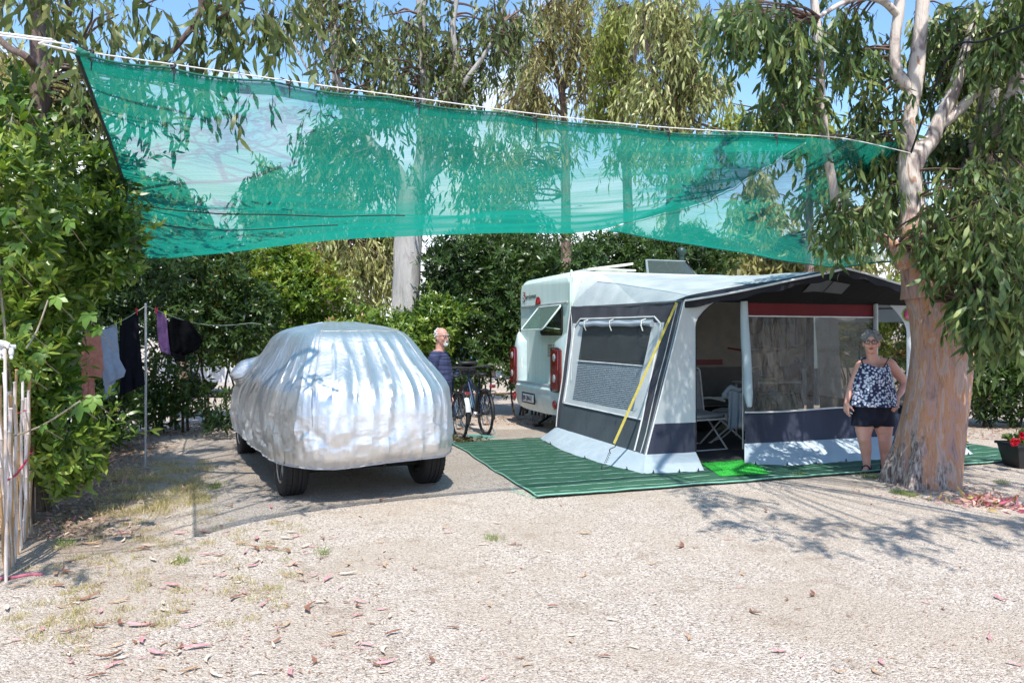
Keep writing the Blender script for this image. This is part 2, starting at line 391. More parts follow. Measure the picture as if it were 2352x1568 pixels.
# ================================================================== ground
def ground_mat():
    m, nt, out = new_mat('gravel'); L = nt.links.new
    tc = nt.nodes.new('ShaderNodeTexCoord'); vec = tc.outputs['Object']
    def vor(s, feat='F1'):
        n = nt.nodes.new('ShaderNodeTexVoronoi'); n.inputs['Scale'].default_value = s; n.feature = feat; L(vec, n.inputs['Vector']); return n
    v1 = vor(125); v2 = vor(75); v3 = vor(150)
    sp1 = nt.nodes.new('ShaderNodeSeparateColor'); L(v1.outputs['Color'], sp1.inputs[0])
    st = ramp(nt, [(.0, (.07,.055,.045)), (.16, (.25,.20,.165)), (.42, (.45,.375,.305)), (.72, (.58,.51,.44)), (1, (.72,.66,.60))], sp1.outputs[0])
    sp2 = nt.nodes.new('ShaderNodeSeparateColor'); L(v2.outputs['Color'], sp2.inputs[0])
    st2 = ramp(nt, [(.0, (.06,.05,.04)), (.14, (.26,.21,.17)), (.5, (.47,.39,.315)), (1, (.66,.60,.53))], sp2.outputs[1])
    mxa = nt.nodes.new('ShaderNodeMixRGB'); mxa.inputs[0].default_value = .45; L(st.outputs[0], mxa.inputs[1]); L(st2.outputs[0], mxa.inputs[2])
    # sandy patches with little stone
    nz = noise_tex(nt, vec, .75, 8, .62, .6); rz = ramp(nt, [(.44, (0,0,0)), (.62, (1,1,1))], nz.outputs[0])
    fine = noise_tex(nt, vec, 60, 5, .7); sand = ramp(nt, [(.3, (.29,.225,.165)), (.7, (.50,.42,.335))], fine.outputs[0])
    mu = nd(nt, 'ShaderNodeMath', operation='MULTIPLY'); L(rz.outputs[0], mu.inputs[0]); mu.inputs[1].default_value = .6
    mxb = nt.nodes.new('ShaderNodeMixRGB'); L(mu.outputs[0], mxb.inputs[0]); L(mxa.outputs[0], mxb.inputs[1]); L(sand.outputs[0], mxb.inputs[2])
    # brown duff where leaves rotted
    n4 = noise_tex(nt, vec, 2.6, 7, .7, .4); r4 = ramp(nt, [(.55, (0,0,0)), (.68, (1,1,1))], n4.outputs[0])
    mu2 = nd(nt, 'ShaderNodeMath', operation='MULTIPLY'); L(r4.outputs[0], mu2.inputs[0]); mu2.inputs[1].default_value = .5
    mxc = nt.nodes.new('ShaderNodeMixRGB'); L(mu2.outputs[0], mxc.inputs[0]); L(mxb.outputs[0], mxc.inputs[1]); mxc.inputs[2].default_value = (.25,.18,.125,1)
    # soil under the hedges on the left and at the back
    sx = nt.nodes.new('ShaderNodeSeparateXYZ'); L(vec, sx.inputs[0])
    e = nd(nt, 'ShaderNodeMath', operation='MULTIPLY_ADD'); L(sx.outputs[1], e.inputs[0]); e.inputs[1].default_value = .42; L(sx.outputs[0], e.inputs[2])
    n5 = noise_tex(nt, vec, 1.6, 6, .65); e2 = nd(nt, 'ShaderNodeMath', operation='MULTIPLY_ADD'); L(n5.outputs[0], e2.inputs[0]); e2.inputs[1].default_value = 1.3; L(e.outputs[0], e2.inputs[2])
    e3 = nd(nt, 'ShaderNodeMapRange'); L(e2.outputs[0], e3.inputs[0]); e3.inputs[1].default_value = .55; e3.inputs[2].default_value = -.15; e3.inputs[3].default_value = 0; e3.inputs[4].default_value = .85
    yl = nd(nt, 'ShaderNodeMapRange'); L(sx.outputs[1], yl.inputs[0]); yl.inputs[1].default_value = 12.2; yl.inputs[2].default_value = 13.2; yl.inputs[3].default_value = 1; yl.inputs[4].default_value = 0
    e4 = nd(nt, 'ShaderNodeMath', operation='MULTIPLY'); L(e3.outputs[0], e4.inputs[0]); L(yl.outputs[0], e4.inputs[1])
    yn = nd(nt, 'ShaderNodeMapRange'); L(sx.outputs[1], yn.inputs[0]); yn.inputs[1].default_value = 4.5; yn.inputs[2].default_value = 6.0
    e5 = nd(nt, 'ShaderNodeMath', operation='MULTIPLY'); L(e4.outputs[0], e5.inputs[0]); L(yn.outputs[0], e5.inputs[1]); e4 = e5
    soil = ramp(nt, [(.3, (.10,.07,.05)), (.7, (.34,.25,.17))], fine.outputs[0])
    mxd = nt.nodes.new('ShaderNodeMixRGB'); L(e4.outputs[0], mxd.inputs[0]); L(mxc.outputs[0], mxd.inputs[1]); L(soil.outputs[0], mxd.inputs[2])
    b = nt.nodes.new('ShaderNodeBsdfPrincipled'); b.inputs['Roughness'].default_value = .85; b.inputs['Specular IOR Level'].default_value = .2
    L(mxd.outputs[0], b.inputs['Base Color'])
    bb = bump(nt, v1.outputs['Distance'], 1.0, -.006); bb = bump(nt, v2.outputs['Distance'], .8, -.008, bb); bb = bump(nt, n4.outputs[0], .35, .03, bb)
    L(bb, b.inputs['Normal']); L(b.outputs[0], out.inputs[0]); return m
g = MB()
def gz(x, y): return .018*noise.noise(V((x*.7, y*.7, 3)))*min(1, max(0, (7.2-y)/2)) if y < 7.2 else 0
g.grid(lambda u, v: V(((u-.5)*24, -6+v*22, gz((u-.5)*24, -6+v*22))), 140, 130)
# the sheet goes on to the horizon
g.add([(-600,-200,0),(600,-200,0),(600,-6,0),(-600,-6,0), (-600,16,0),(600,16,0),(600,900,0),(-600,900,0), (-12,-6,0),(-12,16,0),(12,-6,0),(12,16,0)],
      [(0,1,2,3),(4,5,6,7),(3,8,9,4),(10,2,5,11)])
o = g.build('ground', ground_mat()); tag(o, 'pale gravel ground of the camping pitch', None, None, 'structure')

# ================================================================== shade net
def net_mat():
    m, nt, out = new_mat('shade_net'); L = nt.links.new
    ge = nt.nodes.new('ShaderNodeNewGeometry'); dp = nd(nt, 'ShaderNodeVectorMath', operation='DOT_PRODUCT')
    L(ge.outputs['Incoming'], dp.inputs[0]); L(ge.outputs['True Normal'], dp.inputs[1])
    ab = nd(nt, 'ShaderNodeMath', operation='ABSOLUTE'); L(dp.outputs['Value'], ab.inputs[0])
    mxm = nd(nt, 'ShaderNodeMath', operation='MAXIMUM'); L(ab.outputs[0], mxm.inputs[0]); mxm.inputs[1].default_value = .03
    # yarn density varies a little in bands
    vec = coords(nt, (.35, 8, .35)); nz = noise_tex(nt, vec, 3, 6, .65); mr = nd(nt, 'ShaderNodeMapRange'); L(nz.outputs[0], mr.inputs[0]); mr.inputs[3].default_value = -.16; mr.inputs[4].default_value = -.44
    dv = nd(nt, 'ShaderNodeMath', operation='DIVIDE'); L(mr.outputs[0], dv.inputs[0]); L(mxm.outputs[0], dv.inputs[1])
    ex = nd(nt, 'ShaderNodeMath', operation='EXPONENT'); L(dv.outputs[0], ex.inputs[0])
    d = nt.nodes.new('ShaderNodeBsdfDiffuse'); d.inputs[0].default_value = (.010,.20,.145,1)
    t = nt.nodes.new('ShaderNodeBsdfTranslucent'); t.inputs[0].default_value = (.010,.25,.18,1)
    m1 = nt.nodes.new('ShaderNodeMixShader'); m1.inputs[0].default_value = .68; L(d.outputs[0], m1.inputs[1]); L(t.outputs[0], m1.inputs[2])
    tr = nt.nodes.new('ShaderNodeBsdfTransparent'); m2 = nt.nodes.new('ShaderNodeMixShader')
    L(ex.outputs[0], m2.inputs[0]); L(m1.outputs[0], m2.inputs[1]); L(tr.outputs[0], m2.inputs[2]); L(m2.outputs[0], out.inputs[0]); return m
NETM = net_mat()
M_rope = pm('white_rope', (.75,.74,.72), rough=.8, scale=60); M_blk = pm('black_plastic', (.012,.013,.014), (.02,.02,.022), rough=.5)
M_blkcord = pm('black_cord', (.01,.012,.012), rough=.7, scale=50)
def interp(pts, u):
    q, _ = catmull(pts, None, 8); f = u*(len(q)-1); i = min(int(f), len(q)-2); return q[i].lerp(q[i+1], f-i)
# front edge (along the rope), middle, rear edge: all points are real positions over the pitch
ropeL = V((-5.2, 2.9, 3.0)); 
frontA = [P(180,123,4.1), P(400,160,4.55), P(660,196,5.0), P(960,236,5.45), P(1240,272,5.85), P(1540,302,6.3), P(1850,318,6.8)]
midA = [P(292,430,7.0), P(480,440,7.3), P(750,455,7.6), P(1000,462,7.8), P(1250,458,8.0), P(1480,445,8.2), P(1705,415,8.2)]
q3A = [P(292,495,8.4), P(480,520,8.8), P(750,512,9.0), P(1000,504,9.2), P(1240,500,9.2), P(1420,495,9.2), P(1600,468,9.2)]
rearA = [P(338,598,10.4), P(520,582,10.6), P(760,552,10.8), P(960,541,11.0), P(1160,535,11.1), P(1300,535,11.1), P(1385,527,11.0)]
def bez(rows, cuts, u, v):
    pts = [interp(r, u) for r in rows]
    q, _ = catmull(pts, None, 6); f = v*(len(q)-1); i = min(int(f), len(q)-2); return q[i].lerp(q[i+1], f-i)
def netA(u, v):
    p = bez((frontA, midA, q3A, rearA), None, u, v)
    # scalloped front edge between ties, soft folds running to the corners
    p.z += -.022*abs(math.sin(u*math.pi*6.5))*(1-v)**3+.02*noise.noise(V((u*3, v*14, 1)))+.022*noise.noise(V((u*9+v*5, v*3-u*4, 6)))*math.sin(math.pi*v)
    return p
root = thing('shade_net', P(180,123,4.1), 'large green mesh shade net stretched over the silver covered car', 'shade net')
mb = MB().grid(netA, 90, 46); mb.build('net_cloth', NETM, root)
mb = MB().tube([netA(0, v/30)+V((-.01,0,0)) for v in range(31)], .017, 6, flat=.6); mb.build('side_hem', M_blkcord, root)
mb = MB(); M_hem = pm('net_hem', (.01,.12,.085), rough=.8)
hemA = [netA(u/80, 0)+V((0,0,.012)) for u in range(81)]; mb.tube(hemA, .007, 5); mb.build('top_hem', M_hem, root)
MB().grid(lambda u, v: netA(u, v*.035)+V((0,0,.006)), 90, 4).build('folded_edge', NETM, root); MB().grid(lambda u, v: netA(u, v*.030)+V((0,0,-.006)), 90, 4).build('folded_edge', NETM, root)
for k, (a, b) in enumerate([(.04, .50), (.06, .68)]):
    mb = MB().tube([netA(u, b+.06*u)+V((0,0,-.006)) for u in np.linspace(a-.04, .45-.1*k, 24)], .007, 5); mb.build('seam_cord', M_blkcord, root)
frontB = [P(1640,305,6.9), P(1850,320,7.1), P(2000,330,7.7), P(2140,335,8.6)]
midB = [P(1560,452,8.7), P(1720,470,8.9), P(1900,490,9.2), P(2130,500,9.4)]
rearB = [P(1395,534,11.2), P(1650,574,11.2), P(1900,614,10.4), P(2110,596,9.9)]
def netB(u, v):
    p = bez((frontB, midB, rearB), None, u, v); p.z += .03*noise.noise(V((u*8, v*5, 4)))+.02; return p
root = thing('shade_net', P(1850,320,7.1), 'green mesh shade net over the caravan awning, the right one behind the eucalyptus trunk', 'shade net')
MB().grid(netB, 50, 36).build('net_cloth', NETM, root)
MB().tube([netB(u/40, 1) for u in range(41)], .012, 5).build('rear_hem', M_hem, root)
MB().tube([netA(1, v/30)+V((0,0,-.02)) for v in range(31)], .006, 5).build('seam_cord', pm('pale_cord', (.25,.55,.45), rough=.8), root)
# ropes
TIE = P(2092,352,7.75)
rp = [ropeL, P(0,82,3.75), P(180,117,4.1)]+[V(p)+V((0,0,.03)) for p in frontA[1:]]+[P(1960,322,7.2), TIE]
tag(MB().tube(rp, .0045, 6, sub=5).build('rope', M_rope), 'long white rope along the front edge of the net, tied to the eucalyptus', 'rope')
tag(MB().tube([V((-5.2,2.95,3.06)), P(0,76,3.8), P(90,100,3.9), P(180,121,4.1), P(208,131,4.15)], .006, 6, sub=4).build('rope', M_rope), 'second white rope running from the net corner to the left edge', 'rope')
for k, u in enumerate([.03, .165, .335, .50, .66, .83, .95]):
    p = netA(u, 0)+V((0,0,.03)); mb = MB()
    mb.tube([p+V((.012*math.cos(a), .010*math.sin(a), .016*math.sin(a))) for a in np.linspace(0, 6.28, 10)], .008, 5)
    mb.tube([p, p+V((.012,-.01,-.05)), p+V((.008,-.01,-.10 if k != 4 else -.2))], [.008,.005,.003], 5)
    mb.tube([p, p+V((-.03,-.01,.02)), p+V((-.05,-.01,.03))], [.007,.005,.003], 5)
    tag(mb.build('cord_tie', M_blk), 'black cord tie knotted round the white rope at the net edge', 'tie', 'ties along the net edge')
tag(MB().tube([TIE, P(2180,125,7.2), P(2260,95,6.6), P(2352,58,6.0), P(2480,10,5.4)], .01, 6, sub=4).build('rope', M_blkcord), 'black rope running from the eucalyptus fork up to the right edge', 'rope')
p = P(180,123,4.1)
mb = MB().ell(p+V((0,0,.01)), (.03,.02,.022)).ell(p+V((.03,0,0)), (.03,.015,.015)); mb.tube([p, p+V((.08,.02,-.01))], .012, 6)
tag(mb.build('knot', pm('green_knot', (.01,.14,.10), rough=.8)), 'bunched green knot at the top left corner of the net', 'knot')
# leaves lying on the net
M_dry = leafmat('dry_leaf', [(.20,.11,.06), (.30,.20,.12), (.42,.31,.20), (.28,.12,.10), (.50,.40,.30), (.38,.20,.19)], .15, .6, .3)
M_shadeleaf = pm('brown_leaf', (.10,.06,.035), (.05,.03,.02), rough=.7)
for k in range(34):
    u, v = RNG.uniform(.03, .97), RNG.uniform(.3, .97)
    p = netA(u, v)+V((0,0,.008)) if k < 24 else netB(RNG.uniform(.3,.95), RNG.uniform(.5,.97))+V((0,0,.008)); a = RNG.uniform(0, 3.1); s = RNG.uniform(.03,.06)
    d = V((math.cos(a), math.sin(a), 0)); n = V((-d.y, d.x, 0))
    mb = MB().add([p-d*s, p-d*.2*s+n*s*.25+V((0,0,.004)), p-d*.2*s-n*s*.25, p+d*.5*s+n*s*.18, p+d*.5*s-n*s*.18+V((0,0,.004)), p+d*s], [(0,2,1),(1,2,4,3),(3,4,5)])
    tag(solid(mb.build('fallen_leaf', M_shadeleaf), .001), 'small dead leaf caught on top of the green shade net', 'leaf', 'leaves lying on the net')
# ================================================================== covered car
M_tyre = pm('tyre_rubber', (.018,.018,.019), (.012,.012,.012), rough=.8, scale=40); M_rim = pm('alloy', (.45,.46,.48), rough=.3, metal=.9)
M_dark = pm('underbody', (.01,.01,.011), rough=.7)
CARRZ = math.atan2(.447, .895)
CAR0 = V((-1.555, 7.90, 0))
car = thing('parked_car', CAR0, 'dark estate car hidden under the silver cover, only tyres and sills showing', 'car', CARRZ)
# local frame: x right, y forward (rear axle at y=0)
def wheel(x, y):
    w = thing('wheel', (0,0,0), None, None); w.parent = car; w.location = (x, y, .335)
    sg = -1 if x < 0 else 1; R = Matrix.Rotation(math.pi/2*sg, 3, 'Y')
    prof = [(.20,-.10),(.215,-.115),(.30,-.118),(.325,-.10),(.335,-.07),(.336,-.05),(.328,-.048),(.328,-.042),(.336,-.04),(.336,-.012),(.328,-.01),(.328,.01),(.336,.012),(.336,.04),(.328,.042),(.328,.048),(.336,.05),(.335,.07),(.325,.10),(.30,.118),(.215,.115),(.20,.10)]
    t = MB().lathe(prof, (0,0,0), R, 40, True)
    for k in range(40):
        a = 2*math.pi*k/40
        t.box(R@V((.331*math.cos(a), .331*math.sin(a), .085)), (.012,.008,.04), (R@Matrix.Rotation(a, 3, 'Z')))
    t.build('tyre', M_tyre, w, world=False)
    r = MB().lathe([(.0,.07),(.05,.075),(.06,.06)], (0,0,0), R, 20).lathe([(.19,.105),(.215,.112),(.215,-.1),(.20,-.1),(.19,.09)], (0,0,0), R, 32, True)
    for k in range(10):
        a = 2*math.pi*k/10; r.box(R@V((.125*math.cos(a), .125*math.sin(a), .075)), (.16,.022,.02), R@Matrix.Rotation(a, 3, 'Z'), .004)
    r.lathe([(.0,-.02),(.19,-.02)], (0,0,0), R, 24)
    r.build('rim', M_rim, w, world=False)
for x in (-.70, .70):
    for y in (0, 3.1): wheel(x, y)
b = MB()
b.box((0, 1.60, .44), (1.40, 4.1, .2), None, .05)
b.tube([(-.6,-.1,.25),(-.2,-.1,.27),(.6,-.1,.25)], .035, 8); b.tube([(.1,-.50,.30),(.12,-.1,.30)], .02, 8)
for x in (-.86, .86): b.box((x*.93, 1.55, .34), (.1, 2.2, .12), None, .03)
b.build('body', M_dark, car, world=False)

# silver cover
def smooth_tab(tab, w=.045):
    zz = np.linspace(tab[0][0]-.2, tab[-1][0]+.2, 600); y = np.interp(zz, [t[0] for t in tab], [t[1] for t in tab])
    k = np.exp(-(np.arange(-60, 61)*(zz[1]-zz[0])/w)**2); k /= k.sum(); yp = np.pad(y, 60, mode='edge'); return zz, np.convolve(yp, k, 'valid')
_T = {}
def lut(tab, z):
    if id(tab) not in _T: _T[id(tab)] = smooth_tab(tab)
    zz, y = _T[id(tab)]; return float(np.interp(z, zz, y))
S0 = [(.36,-.70),(.42,-.78),(.55,-.80),(.85,-.80),(1.02,-.76),(1.14,-.66),(1.30,-.46),(1.45,-.28),(1.56,-.16),(1.62,-.05),(1.67,.2),(1.70,.5),(1.72,.9)]
S1 = [(.36,3.85),(.45,4.05),(.75,4.05),(.92,3.80),(1.0,3.45),(1.08,3.05),(1.25,2.75),(1.45,2.45),(1.58,2.2),(1.65,2.0),(1.69,1.7),(1.72,1.2)]
W0 = [(.36,.90),(.42,.915),(.60,.915),(.90,.90),(1.05,.87),(1.15,.81),(1.25,.745),(1.38,.675),(1.5,.625),(1.58,.58),(1.63,.52),(1.67,.43),(1.70,.30),(1.72,.04)]
EX = .42
_a = np.linspace(0, 2*np.pi, 20001); _x = .9*np.sign(np.sin(_a))*np.abs(np.sin(_a))**EX; _y = 2.4*np.sign(np.cos(_a))*np.abs(np.cos(_a))**EX
_s = np.concatenate([[0], np.cumsum(np.hypot(np.diff(_x), np.diff(_y)))]); _s /= _s[-1]
def coverp(u, v):
    a = float(np.interp(u % 1.0, _s, _a)); z = .36+1.36*(v**.8) if v < 1 else 1.72
    z = min(z, 1.72); s0, s1, hw = lut(S0, z), lut(S1, z), lut(W0, z)
    c, s = math.cos(a), math.sin(a)
    ex = EX
    x = hw*math.copysign(abs(s)**ex, s); y = (s0+s1)/2-(s1-s0)/2*math.copysign(abs(c)**ex, c)
    nx, ny = math.copysign(abs(s)**(2-ex), s), -math.copysign(abs(c)**(2-ex), c)
    n = V((nx, ny, .25+(1.6 if z > 1.5 else (.5 if z > 1.05 else 0)))).normalized()
    low = max(0, min(1, (1.60-z)/.35)); hem = max(0, 1-(z-.36)/.22)
    rear = max(0, c)
    xr, yr = .9*math.copysign(abs(s)**ex, s), -2.4*math.copysign(abs(c)**ex, c)
    N3 = lambda f, kz, o: noise.noise(V((xr*f+o, yr*f+o*.7, z*kz+o)))
    def cre(f, kz, s_, o): return max(0, 1-s_*abs(N3(f, kz, o)))**1.4
    tw = .12*N3(1.3, 1.3, 40)
    xr += tw*(z-.4); yr += tw*(z-.4)
    vert = cre(3.4, .35, 4.5, 1)*.032+cre(6.5, .55, 4.5, 11)*.017+cre(12, .9, 4, 21)*.006+.035*N3(2.2, .3, 31)
    crum = (cre(6, 6, 5, 51)+cre(11, 9, 5, 61))*.007*max(0, min(1, (1.0-z)/.4))
    d = (.25+.75*low)*vert*.9+crum+.002*N3(14, 12, 71)*low
    d *= (.50+.5*rear) if z < 1.5 else .8
    bl = math.exp(-((z-.56)/.16)**2)
    d += bl*(.055*abs(N3(3.6, 3.2, 81))+.012*N3(9, 6, 91))
    d += hem*(.010*math.sin((xr-yr)*60+3*N3(3, 1, 5))-.006)
    sag = .05*hem*N3(1.0, .1, 7)
    if abs(abs(x)-.62) < .02 and rear > .5 and z < 1.4: d -= .004
    # door mirror pushed out under the cloth (left side) 
    for sg, amp in ((-1, .17), (1, .16)):
        if x*sg > 0: 
            g_ = math.exp(-(abs((y-2.5)/.2)**4)-(abs((z-1.13)/.14)**4)); n2 = V((sg, 0, .12)); x_ = g_*amp
            x += sg*x_; z += g_*.03
    return V((x, y, z+sag))+n*d
cov = thing('car_cover', CAR0, 'crumpled silver fabric cover pulled over the parked car', 'car cover', CARRZ)
def cover_mat():
    m, nt, out = new_mat('silver_cover'); L = nt.links.new
    b = nt.nodes.new('ShaderNodeBsdfPrincipled'); vec = coords(nt)
    n = noise_tex(nt, vec, 2.2, 4); r = ramp(nt, [(.3, (.66,.68,.71)), (.7, (.78,.79,.81))], n.outputs[0])
    L(r.outputs[0], b.inputs['Base Color']); b.inputs['Metallic'].default_value = .9; b.inputs['Roughness'].default_value = .43
    v = nt.nodes.new('ShaderNodeTexVoronoi'); v.inputs['Scale'].default_value = 16; v.feature = 'DISTANCE_TO_EDGE'
    nz = noise_tex(nt, vec, 3, 4); mxv = nd(nt, 'ShaderNodeMixRGB'); mxv.inputs[0].default_value = .25; L(vec, mxv.inputs[1]); L(nz.outputs[1], mxv.inputs[2]); L(mxv.outputs[0], v.inputs['Vector'])
    n2 = noise_tex(nt, coords(nt, (1,1,.4)), 20, 6, .6, 1.0); n3 = noise_tex(nt, coords(nt, (1,1,.16)), 7, 5, .6, .6)
    bb = bump(nt, n3.outputs[0], .22, .03); bb = bump(nt, n2.outputs[0], .25, .008, bb); bb = bump(nt, v.outputs['Distance'], .25, .01, bb)
    L(bb, b.inputs['Normal']); L(b.outputs[0], out.inputs[0]); return m
M_cov = cover_mat()
mb = MB().grid(coverp, 560, 170, True)
k = len(mb.v); mb.v.append((0, .85, 1.722)); 
for i in range(560): mb.f.append((170*560+i, 170*560+(i+1) % 560, k))
ob = mb.build('fabric_shell', M_cov, cov, world=False); 
for p_ in ob.data.polygons: p_.use_smooth = True
hem = [coverp(i/280, 0)+V((0,0,-.004)) for i in range(281)]
MB().tube(hem, .009, 5, cap=False).build('elastic_hem', pm('hem', (.45,.46,.48), rough=.6), cov, world=False)
# seams along the roof edges
mb = MB()
for sg in (0, 1):
    u0 = .052 if sg == 0 else .948
    mb.tube([coverp(u0+(.006 if sg == 0 else -.006)*math.sin(v*2), v)*1.0+V((0,0,.003)) for v in np.linspace(.2, .97, 70)], .005, 4, cap=False)
mb.tube([coverp(u % 1, .90)+V((0,0,.004)) for u in np.linspace(-.06, .06, 40)], .004, 4, cap=False)
mb.build('seam', pm('seam', (.5,.51,.53), rough=.5, metal=.4), cov, world=False)

# ================================================================== caravan
C0 = V((.89, 11.7, 0)); CRZ = math.atan2(.327, .945)
U = V((.945, .327, 0)); N_ = V((.327, -.945, 0)); Y_ = -N_
cv = thing('caravan', C0, 'white touring caravan with red tail lamps and an open rear window flap', 'caravan', CRZ)
M_cw = pm('caravan_white', (.58,.70,.635), (.50,.62,.56), scale=3, rough=.3, bst=.05, sc=(1,3,.25), spec=.5)
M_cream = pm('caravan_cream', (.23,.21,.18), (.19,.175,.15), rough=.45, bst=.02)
M_silver = pm('silver_plastic', (.55,.58,.59), rough=.3, metal=.5, bst=0)
M_red = pm('red_lens', (.22,.004,.006), (.10,.002,.003), scale=14, rough=.1, bst=.3, bs=60, spec=.8, coat=.6)
M_rubber = pm('rubber', (.012,.012,.013), rough=.6)
def glassmat(name, tint, a=.35, rough=.05, bs=0, bst=0, refl=.5):
    m, nt, out = new_mat(name); L = nt.links.new
    tr = nt.nodes.new('ShaderNodeBsdfTransparent'); tr.inputs[0].default_value = (*tint, 1)
    b = nt.nodes.new('ShaderNodeBsdfPrincipled'); b.inputs['Base Color'].default_value = (*[x*.5 for x in tint], 1); b.inputs['Roughness'].default_value = rough; b.inputs['Specular IOR Level'].default_value = refl
    if bst:
        n = noise_tex(nt, coords(nt, (1,1,.35)), bs, 4, .5, 1.0); L(bump(nt, n.outputs[0], bst, .05), b.inputs['Normal'])
    mx = nt.nodes.new('ShaderNodeMixShader'); mx.inputs[0].default_value = a; L(tr.outputs[0], mx.inputs[1]); L(b.outputs[0], mx.inputs[2]); L(mx.outputs[0], out.inputs[0]); return m
M_glass = glassmat('tinted_pane', (.12,.20,.17), .45); M_glassg = glassmat('green_acrylic', (.38,.55,.48), .42, .04)
M_darkglass = pm('dark_window', (.02,.025,.025), (.035,.04,.04), rough=.06, bst=0, spec=.7)
CL, CWd, CB, CT = 4.75, 2.28, .42, 2.58
# body: profile in x-z extruded across the width with rounded long edges
def rrect(w, h, r, n=6):
    pts = []
    for cx, cy, a0 in ((w-r, h-r, 0), (r, h-r, 90), (r, r, 180), (w-r, r, 270)):
        for k in range(n+1):
            a = math.radians(a0+90*k/n); pts.append((cx+r*math.cos(a), cy+r*math.sin(a)))
    return pts
def prof(t):  # cross-section at x: half inset
    return t
def body_ring(x):
    e = max(0, (.22-x)/.22); e2 = max(0, (x-(CL-.4))/.4)
    topdrop = .10*e**3+.45*e2**2; ins = .05*e**2.5+.05*e2**2
    w_ = CWd-2*ins; h_ = CT-CB-topdrop; pts = []
    rt, rb = .14, .05
    for cx, cy, r, a0 in ((w_-rt, h_-rt, rt, 0), (rt, h_-rt, rt, 90), (rb, rb, rb, 180), (w_-rb, rb, rb, 270)):
        for k in range(7):
            a = math.radians(a0+15*k); pts.append((cx+r*math.cos(a)+ins, cy+r*math.sin(a)+CB))
    return [V((x, y, z)) for y, z in pts]
xs = [0, .03, .07, .12, .17, .22, 1, 2, 3, 4, 4.2, 4.35, 4.5, 4.62, 4.7, 4.75]
mb = MB(); rings = [body_ring(x) for x in xs]; nn = 28
mb.add([p for r in rings for p in r], [(i*nn+k, i*nn+(k+1)%nn, (i+1)*nn+(k+1)%nn, (i+1)*nn+k) for i in range(len(xs)-1) for k in range(nn)]+[tuple(range(nn))[::-1], tuple((len(xs)-1)*nn+k for k in range(nn))])
mb.build('body', M_cw, cv, world=False)
def cvp(name, mb, mat, par=None, smooth=True): return mb.build(name, mat, par or cv, world=False, smooth=smooth)
cvp('trim_strip', MB().box((-.012, 1.13, 2.09), (.022, 2.1, .035), None, .006).box((-.026, 1.13, 2.082), (.008, 2.1, .008)), M_silver)
rl = MB().lathe([(0,.03),(.05,.025),(.10,.012),(.13,0)], (-.012, 1.35, 2.11), Matrix.Rotation(-math.pi/2, 3, 'Y'), 20); 
rl.v = [(x, y, max(z, 2.108)) for x, y, z in rl.v]; cvp('brake_lamp', rl, pm('dark_red_lens', (.25,.01,.015), rough=.15, bst=0))
# rear window frame, dark pane and raised flap
def rr3(y0, y1, z0, z1, r, x, n=5): return [V((x, y0+a, z0+b)) for a, b in rrect(y1-y0, z1-z0, r, n)]
wf = MB().tube(rr3(.30, 1.22, 1.60, 2.02, .07, -.008)+[rr3(.30, 1.22, 1.60, 2.02, .07, -.008)[0]], .018, 6); wo_ = cvp('window', wf, M_rubber)
cvp('pane', MB().extrude(rr3(.31, 1.21, 1.61, 2.01, .06, -.004), (.003,0,0)), M_darkglass, wo_)
fl = []; th = math.radians(40)
for a, b in rrect(.98, .50, .06, 5): fl.append(V((-.02-(.50-b)*math.sin(th), .27+a, 2.045-(.50-b)*math.cos(th))))
cvp('flap', MB().extrude(fl, (-.018*math.cos(th), 0, .018*math.sin(th))), M_glassg, wo_)
fr = MB().tube([p+V((-.014,0,.01)) for p in fl]+[fl[0]+V((-.014,0,.01))], .014, 6)
for yy in (.40, 1.12): fr.tube([(-.01, yy, 1.68), (-.30, yy, 1.72)], .006, 5)
cvp('flap_frame', fr, pm('flap_edge', (.55,.66,.62), rough=.25, bst=0), wo_)
# vent
vt = MB().box((-.008, .68, 1.34), (.016, .50, .24), None, .005); vo = cvp('vent', vt, pm('vent_cream', (.70,.70,.58), rough=.4, bst=0))
sl_ = MB()
for i in range(9):
    for j in range(2): sl_.box((-.0175, .57+.22*j, 1.25+i*.0225), (.004, .19, .011))
cvp('slot', sl_, pm('slot_dark', (.10,.11,.10), bst=0), vo)
